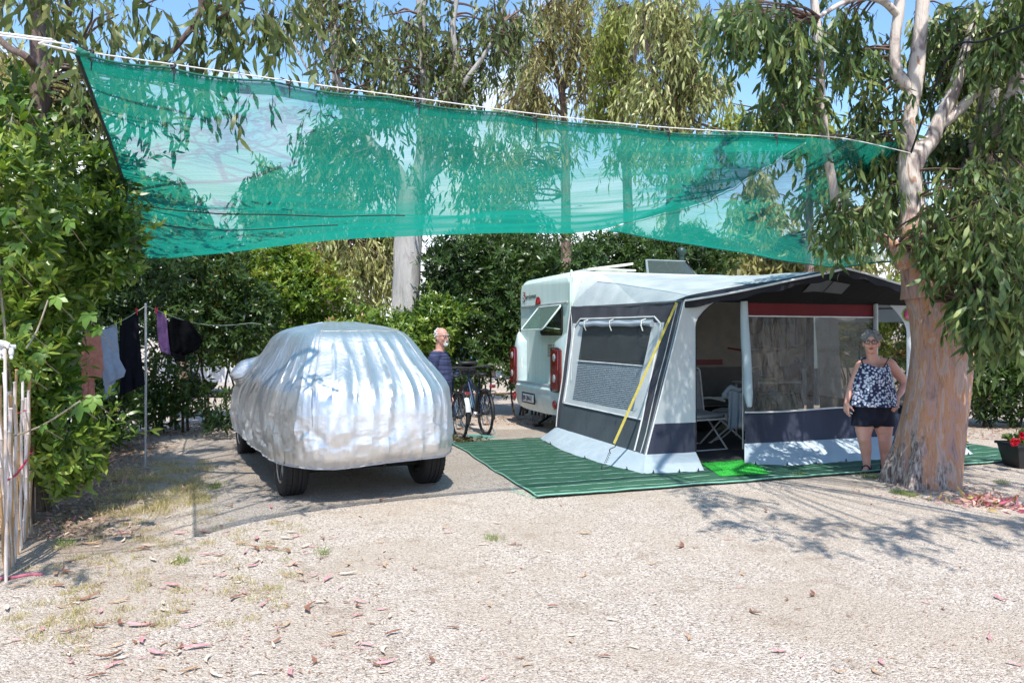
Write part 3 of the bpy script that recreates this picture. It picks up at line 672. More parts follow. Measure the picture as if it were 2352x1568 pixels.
# corner pods, lamps
def pod(y0, y1, sgn):
    ks = [(.60, .10), (.75, .13), (1.40, .13), (1.48, .11), (1.60, .05), (1.66, .005)]
    mb = MB(); n = 9; rows = []
    for z, dpt in ks:
        yy0, yy1 = (y0, y1) if z < 1.5 else ((y0, y0+(y1-y0)*max(.12, (1.70-z)/.25)) if sgn < 0 else (y1-(y1-y0)*max(.12, (1.70-z)/.25), y1))
        rows.append([V((-dpt*(1-abs(2*k/(n-1)-1)**3)*1.0-.001, yy0+(yy1-yy0)*k/(n-1), z)) for k in range(n)])
    mb.add([p for r in rows for p in r], [(i*n+k, i*n+k+1, (i+1)*n+k+1, (i+1)*n+k) for i in range(len(ks)-1) for k in range(n-1)])
    return mb
M_pod = pm('pod_paint', (.52,.62,.61), (.42,.54,.54), rough=.28, bst=0)
for y0, y1, sgn in ((-.03, .52, -1), (1.92, 2.36, 1)):
    po = cvp('corner_fairing', pod(y0, y1, sgn), M_pod)
    lo, hi = (.08, .40) if sgn < 0 else (2.08, 2.36)
    lm = MB().box((-.13, (lo+hi)/2, 1.05), (.09, hi-lo, .66), None, .03); lo_ = cvp('tail_lamp', lm, M_red, po)
    rim_ = MB().tube([p+V((0,0,0)) for p in rr3(lo-.005, hi+.005, .71, 1.39, .04, -.158)]+[rr3(lo-.005, hi+.005, .71, 1.39, .04, -.158)[0]], .008, 5); cvp('lamp_frame', rim_, M_rubber, po)
    for zc in (.92, 1.24):
        cvp('reversing_lens', MB().lathe([(0,.012),(.05,.010),(.062,.0)], (-.176, (lo+hi)/2, zc), Matrix.Rotation(-math.pi/2, 3, 'Y'), 18), pm('clear_lens', (.6,.6,.62), rough=.1, metal=.5, bst=.4, bs=60), po)
    fy = .30 if sgn < 0 else 2.2
    cvp('fog_lamp', MB().ell((-.14, fy, .50), (.03,.075,.075)), M_red)
# bumper: swept section
def bump_p(u, v):
    y = -.04+2.38*u; e = abs(2*u-1); out_ = .16-.10*e**6
    zb = .32+.10*e**4; z = zb+(.78-zb)*v
    x = -out_*(.55+.45*math.sin(min(1, v*1.15)*math.pi*.62)) if v < .93 else -out_*.75
    if .80 < v < .93: x *= 1.08
    return V((x, y, z))
cvp('bumper', MB().grid(bump_p, 48, 16), M_pod)
cvp('bumper_top', MB().box((-.06, 1.13, .79), (.14, 2.2, .02), None, .005), M_silver)
pl = MB().box((-.168, 1.42, .53), (.012, .56, .13), None, .004); po = cvp('licence_plate', pl, pm('plate_white', (.75,.76,.74), rough=.35, bst=0))
cvp('plate_surround', MB().box((-.158, 1.42, .53), (.012, .62, .18), None, .004), M_rubber)
cvp('blue_band', MB().box((-.1755, 1.675, .53), (.003, .04, .122)), pm('plate_blue', (.01,.03,.22), bst=0), po)
def text(name, body, size, mat, parent, loc, rot, ext=.001, shear=0, bold=0):
    c = bpy.data.curves.new(name, 'FONT'); c.body = body; c.size = size; c.extrude = ext; c.shear = shear; c.offset = bold
    o = bpy.data.objects.new(name, c); COL.objects.link(o); c.materials.append(mat); o.parent = parent; o.location = loc; o.rotation_euler = rot
    me = bpy.data.meshes.new_from_object(o); o2 = bpy.data.objects.new(name, me); COL.objects.link(o2); o2.parent = parent; o2.location = loc; o2.rotation_euler = rot; bpy.data.objects.remove(o); return o2
M_ink = pm('ink', (.012,.012,.016), bst=0)
TR = (math.pi/2, 0, -math.pi/2)   # reads left to right seen from behind (-x side)
text('lettering', 'BP-304-E', .115, M_ink, po, (-.176, 1.64, .49), TR, bold=.002)
lg = MB().box((-.004, 2.06, 2.27), (.006, .115, .17), Matrix.Rotation(.12, 3, 'X'), .002); lgo = cvp('emblem', lg, pm('maroon', (.20,.01,.03), rough=.3, bst=0))
text('lettering', 'S', .20, M_cw, lgo, (-.0085, 2.115, 2.20), TR, bold=.003)
text('lettering', 'terckeman.', .125, M_ink, lgo, (-.004, 1.995, 2.225), TR, shear=.15)
for yy in (.56, 1.98): cvp('grab_handle', MB().tube([(-.0,yy,1.22),(-.06,yy,1.20),(-.075,yy,1.12),(-.06,yy,1.02),(0,yy,1.0)], .014, 8, sub=3), pm('handle_white', (.72,.76,.75), bst=0, rough=.35))
cvp('panel_seam', MB().tube([(-.003,1.86,.82),(-.003,1.86,1.55)], .005, 4), M_silver)
# vertical moulding at rear corner, steadies, wheel
cvp('corner_rail', MB().tube([(.0,-.004,.5),(.0,-.004,2.3),(.02,0,2.46),(.06,.1,2.58)], .018, 6, sub=3), M_cw)
cvp('chassis', MB().box((2.4, 1.14, .36), (4.4, 1.7, .12), None, .02).box((.4,.35,.33), (.6,.08,.06)), M_dark)
for yy in (.35, 1.75):
    cvp('steady_leg', MB().tube([(.7,yy,.36),(.15,yy,.05)], .022, 6).tube([(.4,yy,.36),(.3,yy,.14)], .012, 6).box((.14,yy,.025), (.16,.14,.03)), M_blk)
for yy in (.15, 2.12):
    R = Matrix.Rotation(math.pi/2, 3, 'X'); cvp('wheel', MB().lathe([(0,.07),(.2,.08),(.3,.085),(.32,.05),(.32,-.05),(.3,-.085),(0,-.08)], (2.5,yy,.32), R, 28), M_tyre)
# roof fittings
cvp('roof_vent', MB().box((.9,.55,2.63), (.75,.55,.03), None, .01).box((.85,.5,2.60), (.55,.4,.08), None, .02).add([V((.42,.28,2.60)),V((.42,.82,2.60)),V((1.22,.82,2.72)),V((1.22,.28,2.72)),V((.42,.28,2.64)),V((.42,.82,2.64)),V((1.22,.82,2.755)),V((1.22,.28,2.755))],[(0,1,2,3),(4,7,6,5),(0,4,5,1),(1,5,6,2),(2,6,7,3),(3,7,4,0)]), pm('ivory', (.75,.73,.66), rough=.35, bst=0))
sk = [V((1.75,.75,2.60)),V((2.05,1.35,2.92)),V((2.85,1.35,2.92)),V((2.72,.75,2.60))]
sko = cvp('skylight', MB().extrude(sk, V((0,.03,-.02))), glassmat('smoked_dome', (.20,.27,.26), .5))
cvp('skylight_frame', MB().tube(sk+[sk[0]], .022, 6).tube([(2.3,.8,2.6),(2.45,1.35,2.88)], .02, 6), pm('frame_grey', (.25,.30,.29), rough=.35, bst=0), sko)
# side wall seen inside the awning
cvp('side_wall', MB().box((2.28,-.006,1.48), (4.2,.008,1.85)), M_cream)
cvp('lower_wall_shade', MB().box((2.28,-.012,.76), (4.2,.008,.62)), pm('wall_shade_grey', (.10,.10,.10), bst=0))  # shade below the stripe is put into this darker panel's colour
M_maroon = pm('maroon_stripe', (.16,.012,.02), rough=.4, bst=0)
st_ = MB().box((1.45,-.0135,1.15), (2.5,.004,.09), None).tube([(2.8+t*1.6, -.015, 1.38-.10*math.sin(t*math.pi)*1.0+.06*t) for t in np.linspace(0,1,12)], .016, 4); cvp('stripe', st_, M_maroon)
for x0, x1, z0, z1 in ((1.15,2.16,1.40,2.0),(3.15,4.15,1.38,2.0)):
    wo_ = cvp('window', MB().tube([V((x0+a,-.02,z0+b)) for a, b in rrect(x1-x0, z1-z0, .09)]+[V((x1,-.02,z1-.09))], .014, 6), M_rubber)
    cvp('pane', MB().extrude([V((x0+a,-.016,z0+b)) for a, b in rrect(x1-x0, z1-z0, .09)], (0,-.003,0)), M_darkglass, wo_)
# mast behind
p = P(1648, 628, 12.2)
tag(MB().tube([(p.x,p.y+2.6,0),(p.x+.0,p.y+2.6,3.15)], .03, 8).ell((p.x,p.y+2.6,3.2),(.09,.09,.10)).tube([(p.x,p.y+2.6,3.0),(p.x,p.y+2.6,3.14)], .05, 10).build('net_pole', pm('green_pole', (.02,.05,.04), rough=.4)), 'dark green pole with a round cap propping the net behind the caravan', 'pole')
for k, (x, y) in enumerate(((.30,.28),(.30,.62))):
    q = C0+U*x+Y_*y; mb = MB()
    if k == 0:
        for i in range(4): mb.box(q+V((.02*i-.03, .01*i, .14)), (.028,.05,.28), Matrix.Rotation(.1*i, 3, 'Z'), .004)
        tag(mb.build('wooden_block', pm('weathered_wood', (.36,.24,.12), (.2,.13,.07), sc=(1,1,.1), scale=30)), 'short wooden plank block standing under the caravan corner', 'wood block')
# ================================================================== awning
def Q(t, d, z=0): return C0+U*t+N_*d+V((0,0,z))    # t along the caravan, d out from its side
F = V((2.12, 9.45, 2.0)); FB = V((1.60, 9.17, .14)); A0 = V((.89,11.7,2.02)); RB = V((.66,11.5,.2))
Gt = F+U*4.30; GB = V((6.22, 10.80, .14)); APX = V((4.02, 9.72, 2.40))
aw = thing('awning', Q(2.4, 1.4), 'grey and white caravan awning with clear front windows and a peaked dark porch roof', 'awning')
def cloth(name, c1, c2=None, tr=.35, rough=.75, bst=.25, bs=9, sc=(1,1,.6)): return pm(name, c1, c2, scale=2.5, rough=rough, spec=.25, bst=bst, bs=bs, bd=.03, transl=tr, sc=sc)
M_white = cloth('awning_white', (.62,.65,.65), (.53,.57,.58), .14, .75, .5, 6)
M_roofw = cloth('awning_roof', (.54,.58,.58), (.40,.45,.46), .06, .75, .5, 5)
M_grey = cloth('awning_grey', (.085,.105,.115), (.07,.085,.095), .1)
M_navy = cloth('awning_navy', (.050,.055,.085), (.035,.040,.06), .06)
M_navyd = cloth('awning_roof_edge', (.022,.022,.032), (.012,.012,.017), .0)
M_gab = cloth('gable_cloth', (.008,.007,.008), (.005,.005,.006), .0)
M_maro = cloth('awning_maroon', (.17,.025,.03), (.13,.02,.025), .15)
M_pipe = pm('piping', (.80,.80,.78), rough=.6, bst=0)
M_skirt = pm('mud_skirt', (.54,.63,.68), (.48,.58,.64), scale=3, rough=.38, bst=.6, bs=6, bd=.03, transl=.15)
M_screen = pm('screen_fabric', (.055,.065,.068), (.045,.052,.055), rough=.5, bst=.1, alpha=.72)
def quiltmat():
    m, nt, out = new_mat('textured_vinyl'); L = nt.links.new; b = nt.nodes.new('ShaderNodeBsdfPrincipled')
    vec = coords(nt); wv = nt.nodes.new('ShaderNodeTexWave'); wv.bands_direction = 'Z'; wv.inputs['Scale'].default_value = 13; wv.inputs['Distortion'].default_value = 1.2; wv.inputs['Detail Scale'].default_value = 6
    L(vec, wv.inputs['Vector']); br = nt.nodes.new('ShaderNodeTexVoronoi'); br.inputs['Scale'].default_value = 42; L(coords(nt, (1,1,1.6)), br.inputs['Vector'])
    mm = nd(nt, 'ShaderNodeMath', operation='MULTIPLY'); L(wv.outputs[1], mm.inputs[0]); L(br.outputs['Distance'], mm.inputs[1])
    r = ramp(nt, [(.05, (.07,.09,.105)), (.45, (.30,.36,.40))], mm.outputs[0]); L(r.outputs[0], b.inputs['Base Color']); b.inputs['Roughness'].default_value = .3
    L(bump(nt, mm.outputs[0], .5, .01), b.inputs['Normal']); L(b.outputs[0], out.inputs[0]); return m
M_quilt = quiltmat()
def bil(a, b, c, d, s, t): return (a*(1-s)+b*s)*(1-t)+(c*(1-s)+d*s)*t
def sideP(s, t, off=0):
    p = bil(A0, F, RB, FB, s, t); n = V((-.945,-.327,.15))
    f = .016*noise.noise(V((s*3, t*3, 1)))+.012*noise.noise(V((s*9+t*4, t*3, 4)))*(1 if t < .15 or t > .75 else .5)
    sag = -.05*math.sin(math.pi*s)*math.sin(math.pi*t)
    return p+n*(f+sag*.6+off)
S_ = [0,.045,.085,.155,.79,.855,.90,1]; 
def ps(off=0): return MB()
def cells(fn, rects, nu=14, nv=14, off=0):
    mb = MB()
    for s0, s1, t0, t1 in rects: mb.grid(lambda u, v: fn(s0+(s1-s0)*u, t0+(t1-t0)*v, off), nu, nv)
    return mb
sp_ = cells(sideP, [(.045,.155,.14,.79),(.155,.79,.115,.15),(.79,.885,.14,.79),(.155,.79,.75,.79)]).build('side_panel', M_white, aw)
cells(sideP, [(0,.045,0,1),(.885,1,0,.79),(.045,.885,0,.115),(.045,.155,.115,.14),(.79,.885,.115,.14)], off=0).build('side_border', pm('border_grey', (.075,.072,.085), (.05,.05,.06), rough=.7, scale=4, transl=.05), aw)
cells(sideP, [(.045,1,.79,1)], 30, 8).build('lower_band', M_grey, aw)
w_ = cells(sideP, [(.155,.79,.15,.44)], 24, 14).build('side_window', M_screen, aw)
cells(sideP, [(.155,.79,.44,.75)], 24, 14).build('textured_pane', M_quilt, w_)
def line(fn, pts, off=.012, n=16):
    out = []
    for (a, b), (c, d) in zip(pts[:-1], pts[1:]): out += [fn(a+(c-a)*k/n, b+(d-b)*k/n, off) for k in range(n)]
    return out+[fn(*pts[-1], off)]
mb = MB().tube(line(sideP, [(.075,.78),(.075,.17),(.13,.105),(.80,.10),(.865,.15),(.885,.5),(.90,.99)]), .011, 5)
mb.tube(line(sideP, [(.075,.79),(.88,.79)]), .008, 5).tube(line(sideP, [(.155,.44),(.79,.44)]), .006, 4).tube(line(sideP, [(.01,.02),(.01,.99)]), .008, 4).tube(line(sideP, [(.96,.02),(.955,.99)]), .005, 4)
mb.build('piping', M_pipe, aw)
mb = MB().tube([sideP(.15+.66*k/20, .150+.004*math.sin(k), .035) for k in range(21)], [.035+.005*math.sin(k*1.3) for k in range(21)], 12)
rb_ = mb.build('rolled_blind', cloth('blind', (.42,.47,.53), (.36,.41,.46), .1), aw)
mb = MB()
for s in (.21,.46,.74): mb.tube([sideP(s, .115, .02), sideP(s, .13, .075), sideP(s, .165, .07), sideP(s, .20, .03)], .008, 5)
mb.build('blind_tie', M_pipe, rb_)
mb = MB().tube([sideP(.02,.02,.03), sideP(.045,.13,.02), sideP(.10,.45,.02), sideP(.12,.6,.02)], .004, 4); mb.build('tie_cord', M_pipe, aw)
# front wall
def frontP(s, t, off=0):
    p = bil(F, Gt, FB, GB, s, t)
    f = .02*noise.noise(V((s*12, t*1.6, 7)))+.012*noise.noise(V((s*30, t*2.5, 3)))
    return p+N_*(f*(.3+t)+off)
def s_at(px, t):
    k = (px-CX)/FP; a = bil(F, Gt, FB, GB, 0, t); b = bil(F, Gt, FB, GB, 1, t)
    den = (b.x-a.x)-k*(b.y-a.y); return (k*a.y-a.x)/den
def fcol(px0, px1, t0, t1, nu=12, nv=16, off=0):
    mb = MB(); f0 = px0 if callable(px0) else (lambda t: px0); f1 = px1 if callable(px1) else (lambda t: px1)
    def fn(u, v):
        t = t0+(t1-t0)*v; a = s_at(f0(t), t); b = s_at(f1(t), t); return frontP(a+(b-a)*u, t, off)
    return mb.grid(fn, nu, nv)
def arch(t):   # right edge of the left front panel, curving in at the top
    return 1598+46*max(0, 1-t/.16)**1.7
L0 = lambda t: 1571-84*t
fp = fcol(L0, arch, 0, .80, 14, 40).build('front_panel', M_white, aw)
fcol(lambda t: 1571-84*t, 1598, .80, 1, 10, 8).build('lower_band', M_navy, aw)
MB().tube([frontP(s_at(arch(t), t), t, .006) for t in np.linspace(0,1,30)], .006, 5).build('zip_edge', M_blk, aw)
MB().tube([frontP(-.001, t, .012) for t in np.linspace(0,1,20)], .010, 5).build('piping', M_pipe, aw)
tw0, tw1, tb1 = .095, .745, .965
fcol(1708, 2006, 0, tw0, 30, 5).build('header_band', M_maro, aw)
M_vinyl = glassmat('clear_vinyl', (.50,.47,.43), .20, .04, 5.0, 1.0, 1.5)
vw = fcol(1712, 2004, tw0, tw1, 40, 30).build('front_window', M_vinyl, aw)
fcol(1852, 1870, tw0, tw1, 3, 20, -.004).build('centre_strip', M_navyd, aw)
fcol(1712, 2060, tw1, tb1, 50, 12).build('lower_band', M_navy, aw)
mb = MB()
mb.tube([frontP(s_at(x, tw0), tw0, .012) for x in np.linspace(1710, 2006, 24)], .009, 5)
mb.tube([frontP(s_at(x, tw1), tw1+.006*math.sin((x-1700)*.02), .014) for x in np.linspace(1710, 2060, 30)], .010, 5)
mb.build('piping', M_pipe, aw)
pts_ = [(1703,692,.10),(1704,740,.12),(1707,800,.14),(1711,860,.14),(1713,920,.15),(1716,955,.16)]
mb = MB()
mb.tube([frontP(s_at(x, (y-700)/370+.02), (y-700)/370+.02, .05) for x, y, _ in pts_], [.045,.052,.06,.055,.06,.03], 12, sub=4)
rc = mb.build('rolled_door', cloth('rolled_cloth', (.52,.62,.66), (.45,.55,.60), .15), aw)
mb = MB().tube([frontP(s_at(2007, t), t, .03) for t in (0,.2,.4,.62)], .05, 10, flat=.5).build('rolled_door', pm('roll2', (.55,.60,.62)), aw)
# right-hand front part: curved opening and edge panel behind the trunk
fcol(lambda t: 2082-40*max(0, 1-t/.2)**1.7, lambda t: 2180+9*t, 0, .8, 12, 24).build('front_panel', M_white, aw)
fcol(2060, lambda t: 2180+9*t, .8, 1, 12, 8).build('lower_band', M_navy, aw)
# right side wall
A1 = Q(4.55, 0, 2.02); R1 = Q(4.6, .1, .2)
def rsideP(s, t, off=0): return bil(A1, Gt, R1, GB, s, t)+U*(.02*noise.noise(V((s*5,t*4,9)))+off)
cells(rsideP, [(0,.2,0,.8),(.8,1,0,.8),(.2,.8,0,.12)]).build('side_panel', M_white, aw)
cells(rsideP, [(0,1,.8,1)]).build('lower_band', M_grey, aw)
cells(rsideP, [(.2,.8,.12,.8)]).build('side_window', M_vinyl, aw)
# roof: from the rail on the caravan to the eaves and the porch peak
def railP(s):
    t = .02+4.5*s; z = 2.56
    if s < .07: z = 2.02+.54*math.sin(s/.07*math.pi/2)
    if s > .93: z = 2.02+.54*math.sin((1-s)/.07*math.pi/2)
    return Q(t, .03 if .07 < s < .93 else .02, z)
sA = .41
def eaveP(s):
    e = .0
    if s < sA:
        k = s/sA; p = F.lerp(APX, k); z = 2.0+.40*(k*.55+.45*k**2)*1.0; p.z = z+.03*math.sin(math.pi*k)
    else:
        k = (s-sA)/(1-sA); p = APX.lerp(Gt, k); p.z = 2.40-.40*(k*.9+.1*k*k)
    return p+N_*.28*math.sin(math.pi*min(1, max(0, s)))**.6
def roofP(s, t, off=0):
    a = railP(s); b = eaveP(s); p = a.lerp(b, t)
    p.z += -.05*math.sin(math.pi*t)*(.6+.4*math.sin(math.pi*s))+.018*noise.noise(V((s*6, t*5, 2)))+.010*noise.noise(V((s*22, t*2.5, 8)))*math.sin(math.pi*min(1,t*1.02))+off
    return p
cells(roofP, [(0,1,0,.88)], 70, 34).build('roof', M_roofw, aw)
cells(roofP, [(0,1,.88,1)], 70, 6).build('roof_edge', M_navyd, aw)
mb = MB().tube([roofP(k/60, 1, .004)+N_*.012 for k in range(61)], .013, 6); mb.build('piping', M_pipe, aw)
MB().tube([roofP(.0, k/20, .0)+V((-.01,0,.0)) for k in range(21)], .01, 5).build('roof_seam', pm('seam_dark', (.10,.11,.12)), aw)
MB().grid(lambda u, v: (roofP(u, 1)-V((0,0,.004))).lerp(roofP(u,1)-V((0,0,.085+.015*math.sin(u*60))), v), 90, 3).build('valance', M_navyd, aw)
# gable fabric between the wall head and the porch roof, set back under it
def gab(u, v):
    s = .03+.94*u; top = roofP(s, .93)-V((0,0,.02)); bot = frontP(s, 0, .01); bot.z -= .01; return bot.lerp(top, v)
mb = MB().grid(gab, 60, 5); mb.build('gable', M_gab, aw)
gs = [(s_at(1818,0)-.03)/.94, (s_at(1907,0)-.03)/.94]
MB().grid(lambda u, v: gab(gs[0]+(gs[1]-gs[0])*u, .40+.36*v)+N_*.02, 8, 4).build('gable_window', pm('milky_film', (.11,.11,.11), rough=.4, transl=.1), aw)
MB().tube([gab(.5*(gs[0]+gs[1]), .40)+N_*.026, gab(.5*(gs[0]+gs[1]), .76)+N_*.026], .006, 4).build('gable_bar', M_blk, aw)
# poles
mb = MB()
for a, b in ((Q(.06,.05,2.0), F), (F, FB), (Q(4.5,.05,2.0), Gt), (Gt, GB), (Q(2.3,.06,2.5), APX-V((0,0,.05))), (frontP(.02,0), frontP(.98,0)), (frontP(s_at(1708,0),0), frontP(s_at(1716,1),1,-.03)), (frontP(s_at(2010,0),0), frontP(s_at(2016,1),1,-.03))):
    mb.tube([a-N_*.03, b-N_*.04], .014, 8)
mb.build('pole_frame', pm('pole_grey', (.30,.31,.32), rough=.35, metal=.6), aw)
tag(MB().grid(lambda u, v: Q(.1+4.45*u, .05+2.62*v, .030+.004*noise.noise(V((u*9,v*7,2)))), 40, 24).build('floor_sheet', pm('dark_floor', (.035,.035,.04), (.022,.022,.026), scale=8, rough=.8)), 'dark grey floor sheet inside the awning', 'floor sheet')
# mud skirts
def skirt(top, bot, n, seed):
    def fn(u, v):
        p = interp(top, u).lerp(interp(bot, u), v**.8)
        f = noise.noise(V((u*n, 1.5, seed)))*.05+noise.noise(V((u*n*2.7, v, seed+3)))*.018
        p.z = max(p.z, 0)+ (abs(f)*v*.8*(1-v*.6)+.012); return p+V((0,f*.5*v,0))
    return fn
e1 = [sideP(s, 1) for s in (0,.33,.66,1)]
g1 = [G(1240,1009), G(1300,1040), G(1390,1069), G(1478,1090)]
mb = MB().grid(skirt(e1, g1, 9, 1), 60, 10)
e2 = [frontP(s, 1) for s in (0, s_at(1540,1), s_at(1598,1))]; g2 = [G(1478,1090), G(1560,1087), G(1618,1084)]
mb.grid(skirt(e2, g2, 6, 2), 30, 10)
e3 = [frontP(s_at(x, tb1), tb1) for x in (1711, 1820, 1930, 2060)]; g3 = [G(1710,1068), G(1820,1071), G(1930,1063), G(2060,1056)]
mb.grid(skirt(e3, g3, 12, 4), 70, 10)
e4 = [frontP(s_at(x, 1), 1) for x in (2060, 2120, 2188)]; g4 = [G(2060,1057), G(2180,1050), G(2237,1046)]
mb.grid(skirt(e4, g4, 6, 5), 30, 8)
e5 = [rsideP(s, 1) for s in (1,.5,0)]; g5 = [G(2237,1046), Q(5.0,1.6), Q(4.9,.2)]
mb.grid(skirt(e5, g5, 6, 6), 20, 8)
mb.build('mud_skirt', M_skirt, aw)
for gg in (g1, g2, g3, g4):
    for k in range(3 if gg is not g3 else 5):
        q = interp(gg, (k+.5)/(3 if gg is not g3 else 5)); MB().tube([q+V((0,0,.05)), q+V((.004,0,.03)), q], .006, 6).lathe([(.010,.020),(.016,.022),(.016,.026),(.010,.026)], q, None, 12, True).build('peg', M_blk, aw)
# guy straps with springs and pegs
M_yel = pm('yellow_webbing', (.50,.42,.09), (.42,.34,.06), rough=.7, scale=30); M_steel = pm('steel', (.35,.35,.35), rough=.3, metal=.9)
def strap(top, mid, foot, label, springy):
    r = thing('guy_strap', foot, label, 'strap')
    d = (mid-top).normalized(); sd = d.cross(V((0,-1,0))).normalized()*.015
    MB().add([top-sd, top+sd, mid+sd, mid-sd, top-sd+V((0,.003,0)), top+sd+V((0,.003,0)), mid+sd+V((0,.003,0)), mid-sd+V((0,.003,0))], [(0,1,2,3),(7,6,5,4),(0,4,5,1),(1,5,6,2),(2,6,7,3),(3,7,4,0)]).build('webbing', M_yel, r)
    h = MB(); a = mid; e = (foot-mid); 
    h.tube([a+V((-.015,0,.01)), a+V((.02,0,-.02)), a+e*.12+V((.02,0,0)), a+e*.2+V((-.02,0,0)), a+e*.32, a+e*.36+V((.015,0,0))], .006, 6, sub=4); h.build('hook', M_blk, r)
    if springy:
        s = MB(); q = e.normalized().to_track_quat('Z', 'Y').to_matrix()
        s.tube([a+e*.34+q@V((.014*math.cos(t*40), .014*math.sin(t*40), e.length*.5*t)) for t in np.linspace(0,1,160)], .0035, 4); s.build('spring', M_steel, r)
    MB().tube([foot+V((0,0,.07)), foot+V((.0,0,.0)), foot+V((-.01,.0,-.03))], .006, 6).ell(foot+V((0,0,.02)), (.014,.014,.012)).build('peg', M_blk, r)
foot = G(1382,1082,.0); strap(F+V((-.10,-.03,-.02)), foot+(F+V((-.10,-.03,-.02))-foot)*.155, foot, 'yellow guy strap with a long spring, in front of the awning side window', True)
foot = G(2224,1036); top_ = Gt+V((.05,0,0)); strap(top_, foot+(top_-foot)*.06+V((-.01,0,.02)), foot, 'yellow guy strap hooked down right behind the eucalyptus trunk', False)

# ================================================================== mats
MX = V((.940,.341,0)); MY = V((-.280,.960,0)); M0 = G(1235,1146)
def matmat():
    m, nt, out = new_mat('green_mat'); L = nt.links.new; b = nt.nodes.new('ShaderNodeBsdfPrincipled')
    tc = nt.nodes.new('ShaderNodeTexCoord'); sx = nt.nodes.new('ShaderNodeSeparateXYZ'); L(tc.outputs['Object'], sx.inputs[0])
    n = noise_tex(nt, coords(nt, (2,14,1)), 2.5, 5, .6); r = ramp(nt, [(.3, (.012,.062,.032)), (.7, (.030,.115,.062))], n.outputs[0])
    nn = noise_tex(nt, coords(nt, (1.2,2,1)), 2.0, 3); ad = nd(nt, 'ShaderNodeMath', operation='MULTIPLY_ADD'); L(nn.outputs[0], ad.inputs[0]); ad.inputs[1].default_value = .05; L(sx.outputs[1], ad.inputs[2])
    fr = nd(nt, 'ShaderNodeMath', operation='MULTIPLY'); L(ad.outputs[0], fr.inputs[0]); fr.inputs[1].default_value = 1/.235
    f2 = nd(nt, 'ShaderNodeMath', operation='FRACT'); L(fr.outputs[0], f2.inputs[0])
    st = ramp(nt, [(0, (1,1,1)), (.03, (1,1,1)), (.045, (0,0,0)), (.99, (0,0,0)), (1, (1,1,1))], f2.outputs[0])
    gp = noise_tex(nt, coords(nt, (3,40,1)), 1.5, 2); gr = ramp(nt, [(.40, (0,0,0)), (.5, (1,1,1))], gp.outputs[0]); mu = nd(nt, 'ShaderNodeMath', operation='MULTIPLY'); L(st.outputs[0], mu.inputs[0]); L(gr.outputs[0], mu.inputs[1])
    mx = nt.nodes.new('ShaderNodeMixRGB'); L(mu.outputs[0], mx.inputs[0]); L(r.outputs[0], mx.inputs[1]); mx.inputs[2].default_value = (.55,.68,.62,1)
    L(mx.outputs[0], b.inputs['Base Color']); b.inputs['Roughness'].default_value = .65
    L(bump(nt, n.outputs[0], .4, .01), b.inputs['Normal']); L(b.outputs[0], out.inputs[0]); return m
mr_ = thing('ground_mat', M0, 'large dark green striped groundsheet spread on the gravel under the awning', 'mat', math.atan2(MX.y, MX.x))
mb = MB()
def matP(u, v):
    p = M0+MX*(7.2*u)+MY*(4.1*v)+MY*(.025*noise.noise(V((u*9, v*2, 8))))+MX*(.03*noise.noise(V((v*6, u*2, 5)))); p.z = .016+.012*noise.noise(V((u*14, v*9, 3)))+.006*noise.noise(V((u*40, v*6, 3)))+(.01 if v == 0 else 0); return p
mb.grid(matP, 120, 60); so_ = solid(mb.build('sheet', matmat(), mr_), .006, -1)
MB().tube([matP(u, 0)+V((0,0,.006)) for u in np.linspace(0,1,80)], .008, 5).tube([matP(0, v)+V((0,0,.006)) for v in np.linspace(0,1,60)], .008, 5).build('edging', pm('mat_edge', (.20,.42,.33), rough=.7), mr_)
lb = LB(); q = np.array([list(matP(0, v)) for v in RNG.random(90)*.12]); lb.add(q, RNG.normal(size=q.shape)*np.array([1,1,.4])-np.array([1,1,0]), .05, .003, .5)
lb.build('frayed_edge', leafmat('fray', [(.10,.35,.20), (.2,.5,.35)], 0), mr_)
dm = thing('door_mat', G(1690,1085), 'bright grass green door mat at the awning entrance', 'mat')
c = [G(1610,1068), G(1712,1060), G(1772,1092), G(1655,1098)]
MB().grid(lambda u, v: bil(c[0], c[1], c[3], c[2], u, v)+V((0,0,.026+.006*noise.noise(V((u*6,v*6,1))))), 30, 20).build('pile', pm('astro', (.03,.40,.05), (.02,.28,.03), scale=30, rough=.8, bst=.6, bs=120), dm)
lb = LB(); q = np.array([list(bil(c[0], c[1], c[3], c[2], a, b)+V((0,0,.026))) for a, b in RNG.random((2500, 2))]); lb.add(q, RNG.normal(size=q.shape)*.4+np.array([0,0,1]), .014, .004, RNG.random(len(q))); lb.build('blades', leafmat('astro_blade', [(.03,.36,.04), (.05,.46,.06)], .2), dm)

